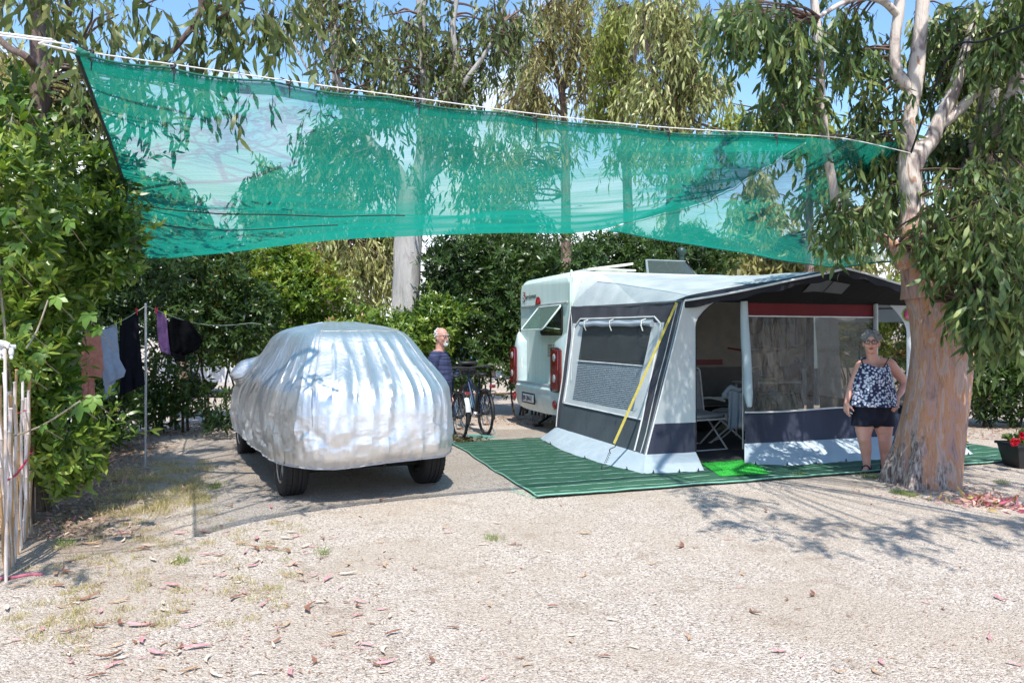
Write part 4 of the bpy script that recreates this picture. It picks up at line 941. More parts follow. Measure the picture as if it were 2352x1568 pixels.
# ================================================================== things inside the awning
M_wf = pm('white_tube', (.60,.60,.60), rough=.35, bst=0); M_cush = pm('grey_cushion', (.30,.31,.33), (.25,.26,.28), rough=.8, scale=20, transl=.1)
def chair(loc, rz, label):
    r = thing('folding_chair', loc, label, 'chair', rz, 'folding chairs in the awning'); b = lambda n, m, mat: m.build(n, mat, r, world=False)
    m = MB()
    for y in (-.26,.26): m.tube([(-.30,y,1.08),(-.20,y,.48),(.28,y,.44),(.30,y,.42)], .013, 8)
    m.tube([(-.30,-.26,1.06),(-.31,-.2,1.12),(-.31,.2,1.12),(-.30,.26,1.06)], .013, 8, sub=3); m.tube([(.28,-.26,.44),(.28,.26,.44)], .012, 8)
    b('frame', m, M_wf)
    for y in (-.27,.27):
        for a, c_ in (((-.20,y,.46),(.30,y*1.04,.0)), ((.22,y*.9,.44),(-.32,y*.92,.0))): b('leg', MB().tube([a, c_], .013, 8), M_wf)
        b('armrest', MB().tube([(-.26,y*1.08,.68),(-.1,y*1.1,.70),(.2,y*1.1,.68)], .016, 8, sub=3), M_wf)
    b('stretcher', MB().tube([(.29,-.27,.03),(.29,.27,.03)], .012, 8).tube([(-.31,-.25,.03),(-.31,.25,.03)], .012, 8), M_wf)
    b('seat', MB().box((.04,0,.49), (.46,.48,.055), Matrix.Rotation(-.06, 3, 'Y').inverted(), .025), M_cush)
    b('backrest', MB().box((-.255,0,.80), (.045,.48,.58), Matrix.Rotation(-.16, 3, 'Y'), .02), M_cush); return r
chair(Q(1.25, 1.55), -1.15, 'white framed folding chair with grey cushion, nearest the awning doorway')
chair(Q(2.05, 1.25), 2.6, 'white framed folding chair partly hidden behind the rolled door cloth')
tb = thing('camping_table', Q(3.1, .8), 'long white topped camping table behind the clear awning window', 'table', CRZ)
MB().box((0,0,.86), (1.2,.5,.03), None, .008).build('tabletop', M_wf, tb, world=False)
for x in (-.55,.55):
    for y in (-.2,.2): MB().tube([(x,y,.85),(x,y,0)], .015, 8).build('leg', M_wf, tb, world=False)
p = Q(3.05,.75,.43); bx = thing('storage_crate', Q(3.05,.75,.30), 'dark green storage crate on the shelf below the white table', 'crate', CRZ)
MB().box((0,0,.2), (.8,.4,.34), None, .02).build('body', pm('crate_green', (.03,.10,.06), rough=.4), bx, world=False); MB().box((0,0,.39), (.84,.44,.03), None, .01).build('lid', pm('crate_lid', (.05,.14,.08), rough=.4), bx, world=False)
MB().box((0,0,.285), (1.1,.42,.02)).build('shelf', M_wf, tb, world=False)
pk = thing('kitchen_bag', Q(3.55,.8,.875), 'dark red cloth bag standing on the white camping table', 'bag')
MB().ell(Q(3.55,.8,1.03), (.16,.12,.15)).tube([Q(3.48,.8,1.14), Q(3.52,.8,1.25), Q(3.6,.8,1.14)], .01, 6, sub=3).build('bag_body', pm('bag_red', (.12,.03,.03), (.03,.02,.04), scale=7), pk)
tag(MB().box(Q(2.9,.78,.90), (.42,.2,.045), None, .015).build('green_tray', pm('tray', (.16,.24,.05), rough=.4)), 'olive green tray lying on the white camping table', 'tray')
# towel hung from the chair arm
def towel(u, v):
    p = Q(1.62, 1.95, .82); w = .27*(1+.15*v)
    q = p+V((1,.1,0))*(u-.5)*w+V((0,-.03*math.sin(v*2)-.02*math.sin(u*19+v)*(.4+v), -.50*v)); q.z += .02*math.sin(u*6)*(1-v); return q
tw = thing('towel', Q(1.62,1.95,.6), 'pale blue towel knotted over the arm of the folding chair', 'towel')
M_tow = pm('towel_blue', (.36,.42,.50), (.30,.36,.44), scale=30, rough=.9, bst=.5, bs=90, transl=.15)
solid(MB().grid(towel, 40, 20).build('cloth', M_tow, tw), .006)
MB().tube([Q(1.45,1.9,.80), Q(1.52,1.93,.88), Q(1.62,1.95,.84), Q(1.75,1.98,.88)], [.03,.035,.03,.02], 8, sub=3).ell(Q(1.44,1.9,.77), (.04,.03,.05)).build('knot', M_tow, tw)
dl = thing('dish_lamp', Q(2.62,.9,1.75), 'round white dish hanging inside the awning beside the door roll', 'hanging dish')
R = Matrix.Rotation(math.radians(80), 3, 'X')@Matrix.Rotation(.4, 3, 'Y')
MB().lathe([(0,-.05),(.08,-.045),(.14,-.02),(.165,.01),(.16,.012),(.13,-.012),(0,-.035)], Q(2.62,.9,1.75), R, 28).build('dish', M_cream, dl); MB().lathe([(.165,.008),(.172,.014),(.166,.02)], Q(2.62,.9,1.75), R, 28).build('rim', M_maroon, dl)
MB().tube([Q(2.62,.9,1.9), Q(2.62,.9,2.35)], .004, 5).build('cord', M_blk, dl)
bt = thing('backpack', Q(.75,1.2,0), 'black bag on the awning floor left of the folding chair', 'bag')
MB().ell(Q(.75,1.2,.26), (.2,.18,.26)).ell(Q(.78,1.05,.2), (.14,.1,.15)).build('bag_body', M_blk, bt); MB().tube([Q(.7,1.2,.5), Q(.75,1.18,.58), Q(.82,1.2,.5)], .012, 6, sub=3).build('handle', M_blkcord, bt)
tag(MB().grid(lambda u, v: P(1862, 905, 10.5)+V(((u-.5)*.25, .015*math.sin(u*20), .35-.5*v)), 20, 10).build('reflection_cloth', pm('reflection_cloth', (.10,.35,.62), (.7,.72,.75), scale=9, sc=(6,1,1), transl=.2)), 'blue and white striped cloth standing in for reflections in the awning window', 'towel')  # added cloth stands in for blue reflections in the clear window
gb = thing('balloon_ornament', P(2088,722,9.6), 'pink and green round ornament hanging left of the trunk at the awning corner', 'ornament')
c_ = P(2088,722,10.2); MB().ell(c_, (.075,.06,.085)).build('ball', pm('pink', (.75,.03,.22), (.85,.3,.4), scale=12, rough=.35), gb)
MB().lathe([(.085,-.02),(.10,0),(.085,.02)], c_, Matrix.Rotation(math.pi/2, 3, 'X'), 20).build('ring', pm('lime', (.45,.62,.18), rough=.4), gb); MB().tube([c_+V((0,0,.09)), c_+V((.02,0,.3))], .005, 5).tube([c_+V((0,0,-.08)), c_+V((.05,0,-.4)), c_+V((.06,0,-.9))], .008, 5).build('cord', M_pipe, gb)
# ================================================================== bicycles
M_fr = pm('frame_blue', (.012,.03,.07), (.01,.02,.05), rough=.3, metal=.3, bst=0, coat=.5)
M_teal = pm('decal_teal', (.25,.55,.55), rough=.4, bst=0); M_sil = pm('silver', (.6,.6,.6), rough=.3, metal=.9, bst=0)
def bike(loc, rz, label, bag, light_fender):
    r = thing('bicycle', loc, label, 'bicycle', rz, 'bicycles beside the hedge'); B = lambda n, m, mat, par=None: m.build(n, mat, par or r, world=False)
    R = Matrix.Rotation(math.pi/2, 3, 'X')
    def whl(x):
        t = MB(); prof = [(.335+.019*math.cos(a), .022*math.sin(a)) for a in np.linspace(0, 6.28, 9)[:-1]]
        t.lathe(prof, (x,0,.354), R, 48, True)
        for k in range(60):
            a = 2*math.pi*k/60; t.box((x+.353*math.cos(a), (.008 if k % 2 else -.008), .354+.353*math.sin(a)), (.01,.014,.012), Matrix.Rotation(-a, 3, 'Y'))
        w = B('wheel', t, M_tyre)
        q = MB().lathe([(.305,-.012),(.318,-.013),(.318,.013),(.305,.012)], (x,0,.354), R, 40, True).lathe([(0,-.04),(.025,-.04),(.025,.04),(0,.04)], (x,0,.354), R, 10)
        B('rim', q, M_blk, w); s = MB()
        for k in range(28):
            a = 2*math.pi*k/28; s.tube([(x+.02*math.cos(a), .03*(1 if k % 2 else -1), .354+.02*math.sin(a)), (x+.31*math.cos(a+.15), 0, .354+.31*math.sin(a+.15))], .0016, 3, cap=False)
        B('spokes', s, M_sil, w)
    whl(0); whl(1.08)
    f = MB(); f.tube([(.44,0,.30),(.30,0,.78),(.28,0,.86)], .017, 8); f.tube([(.44,0,.30),(.62,0,.45),(.84,0,.80)], .032, 8); f.tube([(.33,0,.68),(.55,0,.70),(.83,0,.86)], .022, 8)
    for y in (-.055,.055):
        f.tube([(0,y,.354),(.2,y*.8,.32),(.43,y*.6,.30)], .011, 6); f.tube([(0,y,.354),(.31,y*.4,.72)], .009, 6)
        f.tube([(1.08,y,.354),(.91,y,.72)], .017, 8)
    f.tube([(.91,-.055,.72),(.91,.055,.72)], .018, 6); f.tube([(.91,0,.72),(.83,0,.98)], .02, 8)
    fo = B('frame', f, M_fr); B('decal', MB().box((.655,-.034,.52), (.30,.004,.02), Matrix.Rotation(-math.radians(55), 3, 'Y')).box((.655,.034,.52), (.30,.004,.02), Matrix.Rotation(-math.radians(55), 3, 'Y')), M_teal, fo)
    B('battery', MB().box((.375,0,.52), (.09,.07,.34), Matrix.Rotation(-.33, 3, 'Y'), .02), M_blk)
    s = MB(); s.ell((.20,0,.965), (.11,.085,.03)).ell((.34,0,.965), (.13,.035,.025)); s.tube([(.285,0,.84),(.27,0,.95)], .013, 6); B('saddle', s, M_blk)
    h = MB().tube([(.83,0,.96),(.80,0,1.04),(.80,-.2,1.06),(.74,-.32,1.06)], .012, 8, sub=3).tube([(.80,0,1.04),(.80,.2,1.06),(.74,.32,1.06)], .012, 8, sub=3)
    for y in (-1, 1): h.tube([(.78,.25*y,1.06),(.68,.33*y,1.06)], .018, 8); 
    B('handlebar', h, M_blk)
    if bag: B('handlebar_bag', MB().box((.93,0,1.0), (.17,.26,.17), None, .03).box((.90,0,1.12), (.2,.30,.06), None, .02), M_blk)
    rk = MB()
    for y in (-.06,.06): rk.tube([(.24,y,.72),(-.30,y,.72),(0,y,.36)], .006, 6)
    for x in (-.28,-.1,.08): rk.tube([(x,-.06,.72),(x,.06,.72)], .005, 5)
    B('rack', rk, M_blk)
    m1 = MB()
    for cx, a0, a1 in ((0, 40, 200), (1.08, -10, 170)):
        m1.tube([(cx-.385*math.cos(math.radians(180-a)) , 0, .354+.385*math.sin(math.radians(a))) for a in range(a0, a1, 10)], .024, 8, flat=.3)
    B('mudguard', m1, M_blk)
    if light_fender: B('rear_fender', MB().tube([(-.30,0,.66),(-.36,0,.56),(-.38,0,.46)], .04, 10, flat=.5), pm('white_fender', (.72,.72,.75), rough=.3, bst=0))
    B('rear_lamp', MB().box((-.33,0,.73 if light_fender else .80), (.03,.10,.05), None, .01), M_red)
    c = MB().lathe([(0,-.01),(.09,-.008),(.095,0),(.09,.008),(0,.01)], (.44,-.07,.30), R, 24).lathe([(0,-.05),(.05,-.05),(.06,0),(.05,.05),(0,.05)], (.44,0,.30), R, 16)
    c.tube([(.44,-.09,.30),(.40,-.10,.13)], .01, 6).tube([(.44,.09,.30),(.48,.10,.47)], .01, 6); B('crank', c, M_sil)
    for x, y, z in ((.39,-.15,.13),(.49,.15,.47)):
        pd_ = B('pedal', MB().box((x,y,z), (.09,.09,.02), None, .004), M_blk); B('reflector', MB().box((x-.047,y,z), (.006,.06,.016)), pm('orange', (.8,.18,.02), bst=0), pd_)
    B('kickstand', MB().tube([(.22,-.07,.33),(.10,-.2,.01)], .009, 6), M_sil)
BH = math.atan2(.93, -.36)
bike(V((-.42,12.15,0)), BH, 'dark blue bicycle with a black handlebar bag, standing clear between the car and caravan', True, False)
bike(V((-.79,11.55,0)), BH+.05, 'bicycle with red tail lamp and white fender, mostly hidden behind the silver cover', False, True)
rk = thing('wire_rake', G(1068,1020), 'green wire fan rake lying on the gravel in front of the bicycles', 'rake')
a = G(1064,1002); m = MB()
for k in range(17):
    an = -.9+.06*k; d = V((math.sin(an+1.25), -math.cos(an+1.25)*1.0, 0)).normalized(); m.tube([a+V((0,0,.03)), a+d*.3+V((0,0,.035)), a+d*.55+V((0,0,.02)), a+d*.57+V((0,0,0))], .0028, 4)
m.tube([a+V((.1,-.24,.036)), a+V((.22,-.20,.036)), a+V((.30,-.1,.036))], .005, 5); m.build('tines', pm('wire_green', (.10,.30,.24), rough=.4), rk)
MB().tube([a+V((0,0,.03)), a+V((-.5,.7,.1)), a+V((-.8,1.15,.16))], .013, 8).build('handle', pm('rake_wood', (.3,.2,.1)), rk)

# ================================================================== washing line
M_pole = pm('galvanised', (.40,.42,.46), (.30,.32,.35), rough=.4, metal=.4, scale=20)
pb = V((-4.42,9.27,0)); pt_ = V((-4.42,9.27,1.95))
wl = thing('washing_line', pb, 'thin grey pole carrying a sagging washing line in front of the hedge', 'washing line')
MB().tube([pb, pt_], .013, 10).ell(pt_, (.016,.016,.015)).build('pole', M_pole, wl)
LL0 = P(150,760,8.5); LL1 = P(600,742,10.4)
def lineL(u): p = pt_.lerp(LL0, u); p.z -= .10*math.sin(math.pi*u); return p-V((0,0,.015))
def lineR(u): p = pt_.lerp(LL1, u); p.z -= .12*math.sin(math.pi*min(1,u*1.1)); return p-V((0,0,.015))
MB().tube([lineL(k/16) for k in range(17)]+[P(60,770,8.3)], .003, 4).tube([lineR(k/16) for k in range(17)], .003, 4).build('line', pm('line_white', (.55,.58,.5)), wl)
def u_at(fn, px):
    lo, hi = 0, 1; 
    for _ in range(30):
        mid = (lo+hi)/2; q = fn(mid); x = CX+q.x/q.y*FP
        if (x > px) == (fn(1).x/fn(1).y < fn(0).x/fn(0).y): lo = mid
        else: hi = mid
    return (lo+hi)/2
def garment(label, fn, px0, px1, outline, mat, name, cat, th=.012, fold=.03):
    """outline: rows (v, left shift, right shift, drop) below the line"""
    a = fn(u_at(fn, px0)); b = fn(u_at(fn, px1)); r = thing(name, a.lerp(b, .5), label, cat, 0, 'clothes on the washing line')
    def f(u, v):
        k = v*(len(outline)-1); i = min(int(k), len(outline)-2); t = k-i
        l, rr, dz = [outline[i][j]*(1-t)+outline[i+1][j]*t for j in range(3)]
        p = a+V((l,0,0)); q = b+V((rr,0,0)); w = p.lerp(q, u); w.z -= dz+.02*math.sin(math.pi*u)*(1-v)
        return w+V((0, fold*noise.noise(V((u*4, v*1.5, px0)))*(.3+v)+.012*math.sin(u*12+v*2)*v, 0))
    solid(MB().grid(f, 24, 36).build('fabric', mat, r), th, 0)
    return r, a, b
def cl(name, c, c2=None): return pm(name, c, c2, scale=25, rough=.9, spec=.1, transl=.25, bst=.4, bs=60)
garment('salmon pink garment, first on the left of the washing line', lineL, 192, 228, [(0,0,0),(-.02,.03,.2),(-.06,.05,.45),(-.05,.03,.55),(-.02,-.06,.56),(-.04,-.06,.75),(-.03,-.05,.82)], cl('salmon', (.62,.30,.26), (.55,.22,.18)), 'salmon_garment', 'garment')
garment('pale blue leggings pegged between the salmon garment and the dark trousers', lineL, 229, 268, [(0,0,0),(0,.01,.2),(.02,.03,.42),(.03,.10,.55),(.04,.08,.62),(.05,-.02,.66),(.06,-.03,.80)], cl('paleblue', (.40,.46,.62), (.34,.40,.56)), 'leggings', 'leggings')
garment('black trousers hanging next to the washing line pole', lineL, 276, 317, [(0,0,0),(-.01,.01,.3),(-.01,.03,.5),(0,.05,.7),(0,.08,.88)], cl('blackcloth', (.012,.012,.02)), 'trousers', 'trousers')
garment('narrow purple towel right of the washing line pole', lineR, 359, 382, [(0,0,0),(.01,.02,.2),(.03,.04,.45),(.05,.04,.50)], cl('purple', (.16,.09,.22), (.12,.06,.17)), 'towel', 'towel')
garment('black jacket, last item at the right end of the washing line', lineR, 405, 428, [(-.05,.02,-.01),(-.10,.10,.10),(-.14,.20,.25),(-.16,.14,.36),(-.15,.0,.42),(-.02,-.02,.46),(.02,-.02,.52)], cl('jetblack', (.006,.006,.008)), 'jacket', 'jacket', .03, .08)
for px, fn, c in ((192,lineL,0),(226,lineL,0),(230,lineL,0),(266,lineL,1),(278,lineL,1),(315,lineL,0),(360,lineR,0),(381,lineR,1)):
    p = fn(u_at(fn, px)); m = MB()
    for s in (-1, 1): m.box(p+V((.004*s,-.008,-.005)), (.007,.012,.085), Matrix.Rotation(.14*s+.2*random.uniform(-1,1), 3, 'Y'), .002)
    tag(m.build('clothes_peg', pm('peg_red', (.65,.02,.05), rough=.4, bst=0) if c == 0 else pm('peg_lime', (.5,.6,.05), rough=.4, bst=0)), ('pink-red' if c == 0 else 'yellow-green')+' plastic peg clipping washing to the line', 'peg', 'red pegs' if c == 0 else 'lime pegs')

# ================================================================== cane fence on the left
fb = [G(-40,1350), G(14,1335), G(22,1305), G(36,1290), G(50,1250), G(62,1235), G(70,1200), G(80,1170)]
M_cane = pm('pale_cane', (.66,.60,.58), (.42,.34,.28), rough=.5, scale=5, sc=(3,3,.8), bst=.3, bs=30); M_cane2 = pm('tan_cane', (.45,.27,.12), (.32,.20,.10), rough=.5, scale=5)
fence = thing('cane_fence', G(36,1290), 'broken fence of upright pale canes at the left edge', 'fence')
k = 0
for i in range(len(fb)-1):
    for j in range(4 if i else 3):
        p = fb[i].lerp(fb[i+1], (j+RNG.uniform(0,.6))/4); h = RNG.uniform(1.05,1.38) if k % 5 else RNG.uniform(.6,.9)
        tp = p+V((RNG.uniform(-.07,.05), RNG.uniform(-.05,.05), h)); rr = RNG.uniform(.008,.014); n = 7; pts = [p.lerp(tp, t/n)+V((.006*math.sin(t*2+k),0,0)) for t in range(n+1)]
        rad = []; q = []
        for t in range(n): q += [pts[t], pts[t].lerp(pts[t+1], .93), pts[t].lerp(pts[t+1], .97)]; rad += [rr, rr, rr*1.35]
        q.append(pts[-1]); rad.append(rr)
        MB().tube(q, rad, 7).build('cane', M_cane if k % 3 else M_cane2, fence); k += 1
MB().tube([fb[0]+V((0,0,.62)), fb[3]+V((.01,-.02,.60)), fb[6]+V((.03,0,.64))], .008, 6, sub=3).tube([fb[0]+V((0,.03,.98)), fb[4]+V((.01,0,1.0)), fb[6]+V((.03,0,.95))], .006, 6, sub=3).build('binding', pm('pink_cord', (.65,.06,.12), rough=.6), fence)
fr_ = thing('drying_rack', P(10,800,4.9), 'white plastic rail with round knobs above the cane fence at the left edge', 'rack')
a = P(-60,797,4.9); b = P(37,796,5.0); m = MB().tube([a, b], .014, 8).tube([a+V((0,0,.06)), P(12,790,4.95), P(14,796,4.95)], .02, 8, sub=3)
m.build('rail', pm('white_plastic', (.75,.75,.74), rough=.3, bst=0), fr_)
m = MB()
for px in (0, 10, 26, -20): c_ = P(px, 808, 4.96); m.ell(c_, (.016,.016,.03)).ell(c_+V((0,0,-.035)), (.011,.011,.015))
m.build('knob', pm('white_knob', (.72,.72,.72), rough=.3, bst=0), fr_)
MB().tube([P(12,800,4.95), G(14,1336)], .010, 8).build('post', M_cane, fr_)
tag(MB().tube([G(-20,1334)+V((0,0,.012)), G(30,1330)+V((0,0,.014)), G(70,1322)+V((0,0,.012)), G(96,1323)+V((0,0,.012))], .009, 6, sub=4).build('cord', pm('pink_string', (.70,.20,.26), rough=.7)), 'length of faded pink cord lying on the ground in front of the cane fence', 'cord')
tag(MB().tube([G(-30,1190,.95)*1, P(30,868,5.2), P(75,800,5.5)], [.02,.016,.012], 7, sub=3).build('bent_stick', M_cane), 'bare stick leaning through the cane fence', 'stick') if False else None
# flower pot on the right
fp_ = thing('flower_pot', G(2340,1083), 'black square planter with red geraniums at the right edge', 'flower pot')
q0 = G(2378,1078); m = MB()
def frus(z0, z1, w0, w1): return [V((q0.x+sx*w/2, q0.y+.2+sy*w/2, z)) for z, w in ((z0,w0),(z1,w1)) for sx, sy in ((-1,-1),(1,-1),(1,1),(-1,1))]
fcs = [(3,2,1,0),(4,5,6,7),(0,1,5,4),(1,2,6,5),(2,3,7,6),(3,0,4,7)]
m.add(frus(0,.26,.30,.40), fcs).add(frus(.26,.29,.44,.44), fcs); m.build('planter', M_blk, fp_)
lb = LB(); A = np.array([q0.x, q0.y+.2, .34])+ball(60)*np.array([.24,.24,.1]); rosette(lb, A, ball(60)+np.array([0,0,.8]), 6, .06, .035, RNG.random(60)); lb.build('foliage', leafmat('geranium', [(.04,.10,.02),(.10,.18,.04),(.22,.26,.08)]), fp_)
lb = LB()
for c_ in (P(2350,1000,8.8), P(2332,1014,8.8), P(2390,1006,8.9)):
    A = np.array(c_)+ball(26)*.035; rosette(lb, A, ball(26)+np.array([0,-.4,.6]), 5, .035, .028, RNG.random(26))
lb.build('blossom', leafmat('red_bloom', [(.6,.01,.02),(.75,.03,.05)], .3), fp_)

# ================================================================== people
M_skin = pm('skin', (.74,.41,.32), (.66,.32,.24), scale=7, rough=.5, bst=.1, bs=70, spec=.35)
M_hairg = pm('grey_hair', (.32,.31,.30), (.13,.125,.12), scale=38, rough=.75, bst=.8, bs=60)
M_lip = pm('lips', (.40,.12,.10), bst=0); M_eyew = pm('eye_white', (.75,.72,.70), rough=.2, bst=0); M_iris = pm('iris', (.05,.04,.03), rough=.1, bst=0)
M_gl = pm('spectacle_black', (.02,.012,.012), rough=.3, bst=0)
def head(body, parts_root, c, fwd, h=.235, hair='curly', tilt=0, skin=M_skin):
    """c: centre of head; fwd: unit facing vector. adds skull to body MB; returns local frame mapper"""
    f = fwd.normalized(); r = f.cross(V((0,0,1))).normalized(); u = r.cross(f).normalized()   # r = head's own right
    Rm = Matrix((r, f, u)).transposed()
    T = lambda x, y, z: c+Rm@V((x, y, z))
    k = h/.235; E = lambda x, y, z, a, b_, c_: body.ell(T(x*k, y*k, z*k), (a*k, b_*k, c_*k), Rm)
    E(0,-.012,.03,.074,.092,.088); E(0,.018,-.03,.062,.070,.078); E(0,.045,-.078,.036,.036,.030); E(0,.03,-.055,.05,.05,.045)
    for s in (-1, 1): E(.035*s,.060,-.022,.026,.022,.026); E(.072*s,-.005,-.012,.010,.022,.032); E(.030*s,.078,.030,.024,.010,.009)
    E(0,.094,-.008,.011,.014,.022); E(0,.102,-.024,.016,.015,.012); E(0,.085,.012,.008,.010,.02); E(0,.078,-.052,.024,.016,.012); 
    return T, Rm, k
def face(root, T, Rm, k, brow=M_hairg):
    e = MB(); i = MB()
    for s in (-1, 1): e.ell(T(.030*s*k,.080*k,.010*k), (.014*k,.008*k,.008*k), Rm); i.ell(T(.030*s*k,.087*k,.010*k), (.0055*k,.004*k,.0055*k), Rm)
    eo = e.build('eye', M_eyew, root); i.build('iris', M_iris, eo)
    MB().ell(T(0,.0945*k,-.050*k), (.023*k,.006*k,.004*k), Rm).ell(T(0,.093*k,-.057*k), (.018*k,.007*k,.004*k), Rm).build('lips', M_lip, root)
    b_ = MB()
    for s in (-1, 1): b_.tube([T(.012*s*k,.093*k,.030*k), T(.032*s*k,.092*k,.036*k), T(.052*s*k,.076*k,.030*k)], .0045*k, 5)
    b_.build('eyebrow', brow, root)
    g = MB()
    for s in (-1, 1):
        pts = [T((.032*s+.025*math.cos(a))*k, (.104-.012*abs(math.cos(a)*.5+.5*s*1))*k, (.008+.017*math.sin(a))*k) for a in np.linspace(0, 2*math.pi, 17)]
        g.tube(pts, .0026*k, 5); g.tube([T(.057*s*k,.093*k,.014*k), T(.074*s*k,.05*k,.014*k), T(.080*s*k,-.01*k,.010*k)], .0024*k, 5)
    g.tube([T(-.008*k,.104*k,.014*k), T(0,.108*k,.018*k), T(.008*k,.104*k,.014*k)], .0024*k, 5)
    g.build('spectacles', M_gl, root)
def hand(body, wrist, d, palm_n, thumb_side, L=.175, curl=.35, spread=.10):
    """d: direction of fingers, palm_n: direction the palm faces, thumb_side: unit vector toward the thumb"""
    d = d.normalized(); ts = (thumb_side-d*thumb_side.dot(d)).normalized(); pn = (palm_n-d*palm_n.dot(d)-ts*palm_n.dot(ts)).normalized()
    pl = L*.50; w = .036
    for s in (-.028,-.010,.010,.028): body.cap(wrist+ts*s*.7, .017, wrist+d*pl+ts*s, .0145)
    for i, (off, ln) in enumerate(((.031,.072),(.0105,.080),(-.0105,.075),(-.031,.060))):
        a = wrist+d*(pl-.005*abs(i-1))+ts*off; dd = (d+ts*off*spread*22*.35).normalized(); c = curl*(1+.25*i); r0 = .0098 if i < 3 else .0085
        for j, f in enumerate((.45,.31,.24)):
            dd2 = (dd*math.cos(c*(j+.6))+pn*math.sin(c*(j+.6))).normalized(); b = a+dd2*ln*f; body.cap(a, r0-.0008*j, b, r0-.0008*(j+1)); a = b
    a = wrist+d*.018+ts*.026+pn*.006
    for j, (f, sp) in enumerate(((.036,.85),(.030,.55),(.024,.30))):
        dd = (d*(1-sp*.4)+ts*sp+pn*(.18+.15*j)).normalized(); b = a+dd*f; body.cap(a, .013-.0015*j, b, .0115-.0015*j); a = b
# --- woman, weight on both feet, right (viewer's left) arm hanging, left arm bent behind the trunk edge
wd = 8.86; W0_ = lambda px, py, dd=0: P(px, py, wd+dd)
wo2 = thing('person', G(2000,1084)+V((.0,0,0)), 'woman with short grey curly hair, floral vest top and dark shorts, standing beside the tree', 'person')
b = MB()
hc = W0_(2001.5, 787); T, Rm, k = head(b, wo2, hc, V((-.52,-1,-.03)), .272)
b.cap(hc+V((.0,.02,-.07)), .058, W0_(2006,828,.02), .068); b.cap(W0_(2004,838,.02), .07, W0_(2006,858,.03), .10)
shR = W0_(1980,838,.03); shL = W0_(2041,834,.03)
b.cap(shR, .058, W0_(2005,830,.02), .055); b.cap(shL, .060, W0_(2005,830,.02), .055)
b.cap(W0_(1988,862,.01), .11, W0_(1990,905,.0), .12); b.cap(W0_(2026,862,.01), .11, W0_(2024,905,0), .125); b.cap(W0_(2005,870,-.03), .12, W0_(2005,915,-.04), .15)
b.cap(W0_(2005,915,.0), .17, W0_(2005,950,.02), .17)
b.cap(W0_(1989,945,.02), .135, W0_(1984,985,0), .098); b.cap(W0_(2026,945,.02), .135, W0_(2030,985,0), .098)
# legs
b.cap(W0_(1983,975,0), .100, W0_(1985,1006,-.01), .074); b.cap(W0_(1985,1006,-.01), .074, W0_(1989,1035,.04), .062); b.cap(W0_(1988,1028,.04), .064, W0_(1991,1070,.05), .040)
b.cap(W0_(2031,975,0), .100, W0_(2032,1006,-.01), .074); b.cap(W0_(2032,1006,-.01), .074, W0_(2033,1035,.04), .062); b.cap(W0_(2033,1028,.04), .064, W0_(2033,1070,.05), .040)
fdir = {0: V((-.55,-.83,0)), 1: V((-.2,-.98,0))}
for i, (ax, px) in enumerate(((1991,1991),(2033,2033))):
    an = W0_(ax, 1070, .05); d = fdir[i].normalized(); heel = V((an.x, an.y, .035))-d*.04
    b.cap(an, .040, heel, .034); b.cap(an+V((0,0,-.02)), .036, heel+d*.13+V((0,0,.0)), .030); b.cap(heel+V((0,0,-.005)), .030, heel+d*.16+V((0,0,-.008)), .030)
    sd = d.cross(V((0,0,1)))
    for j, (o_, l_) in enumerate(((-.028,.045),(-.012,.042),(.003,.038),(.016,.032),(.028,.026))): a_ = heel+d*.165+sd*o_*(1 if i == 0 else -1)+V((0,0,-.013)); b.cap(a_, .011, a_+d*l_, .009)
# arms
elR = W0_(1956,884,.06); wrR = W0_(1944,926,-.02)
b.cap(shR+V((-.02,0,-.01)), .058, W0_(1966,865,.05), .052); b.cap(W0_(1966,865,.05), .052, elR, .042); b.cap(elR, .042, W0_(1950,904,.03), .038); b.cap(W0_(1950,904,.03), .038, wrR, .025)
hand(b, wrR, V((-.02,-.05,-1)), V((1,.3,0)), V((.35,-1,0)), .17, .30)
elL = W0_(2080,880,.06); wrL = W0_(2060,915,-.10)
b.cap(shL+V((.02,0,-.01)), .062, W0_(2062,858,.05), .058); b.cap(W0_(2062,858,.05), .058, elL, .046); b.cap(elL, .045, W0_(2070,898,-.02), .040); b.cap(W0_(2070,898,-.02), .040, wrL, .026)
hand(b, wrL, V((-.22,-.15,-1)), V((-.3,1,0)), V((-1,-.25,.1)), .17, .18, .3)
remesh(b.build('body', M_skin, wo2), .0062, 6)
face(wo2, T, Rm, k)
h_ = MB()
for i in range(95):
    q = ball(1, .02)[0]; 
    if q[2] < -.25 or (q[1] > .30 and q[2] < .55): continue
    h_.ell(T(q[0]*.082*k, (-.012+q[1]*.098)*k, (.036+q[2]*.092)*k), (.023*k,.021*k,.019*k), Rm, 8, 6)
h_.ell(T(0,-.018*k,.036*k), (.083*k,.096*k,.090*k), Rm); remesh(h_.build('hair', M_hairg, wo2), .006, 2)
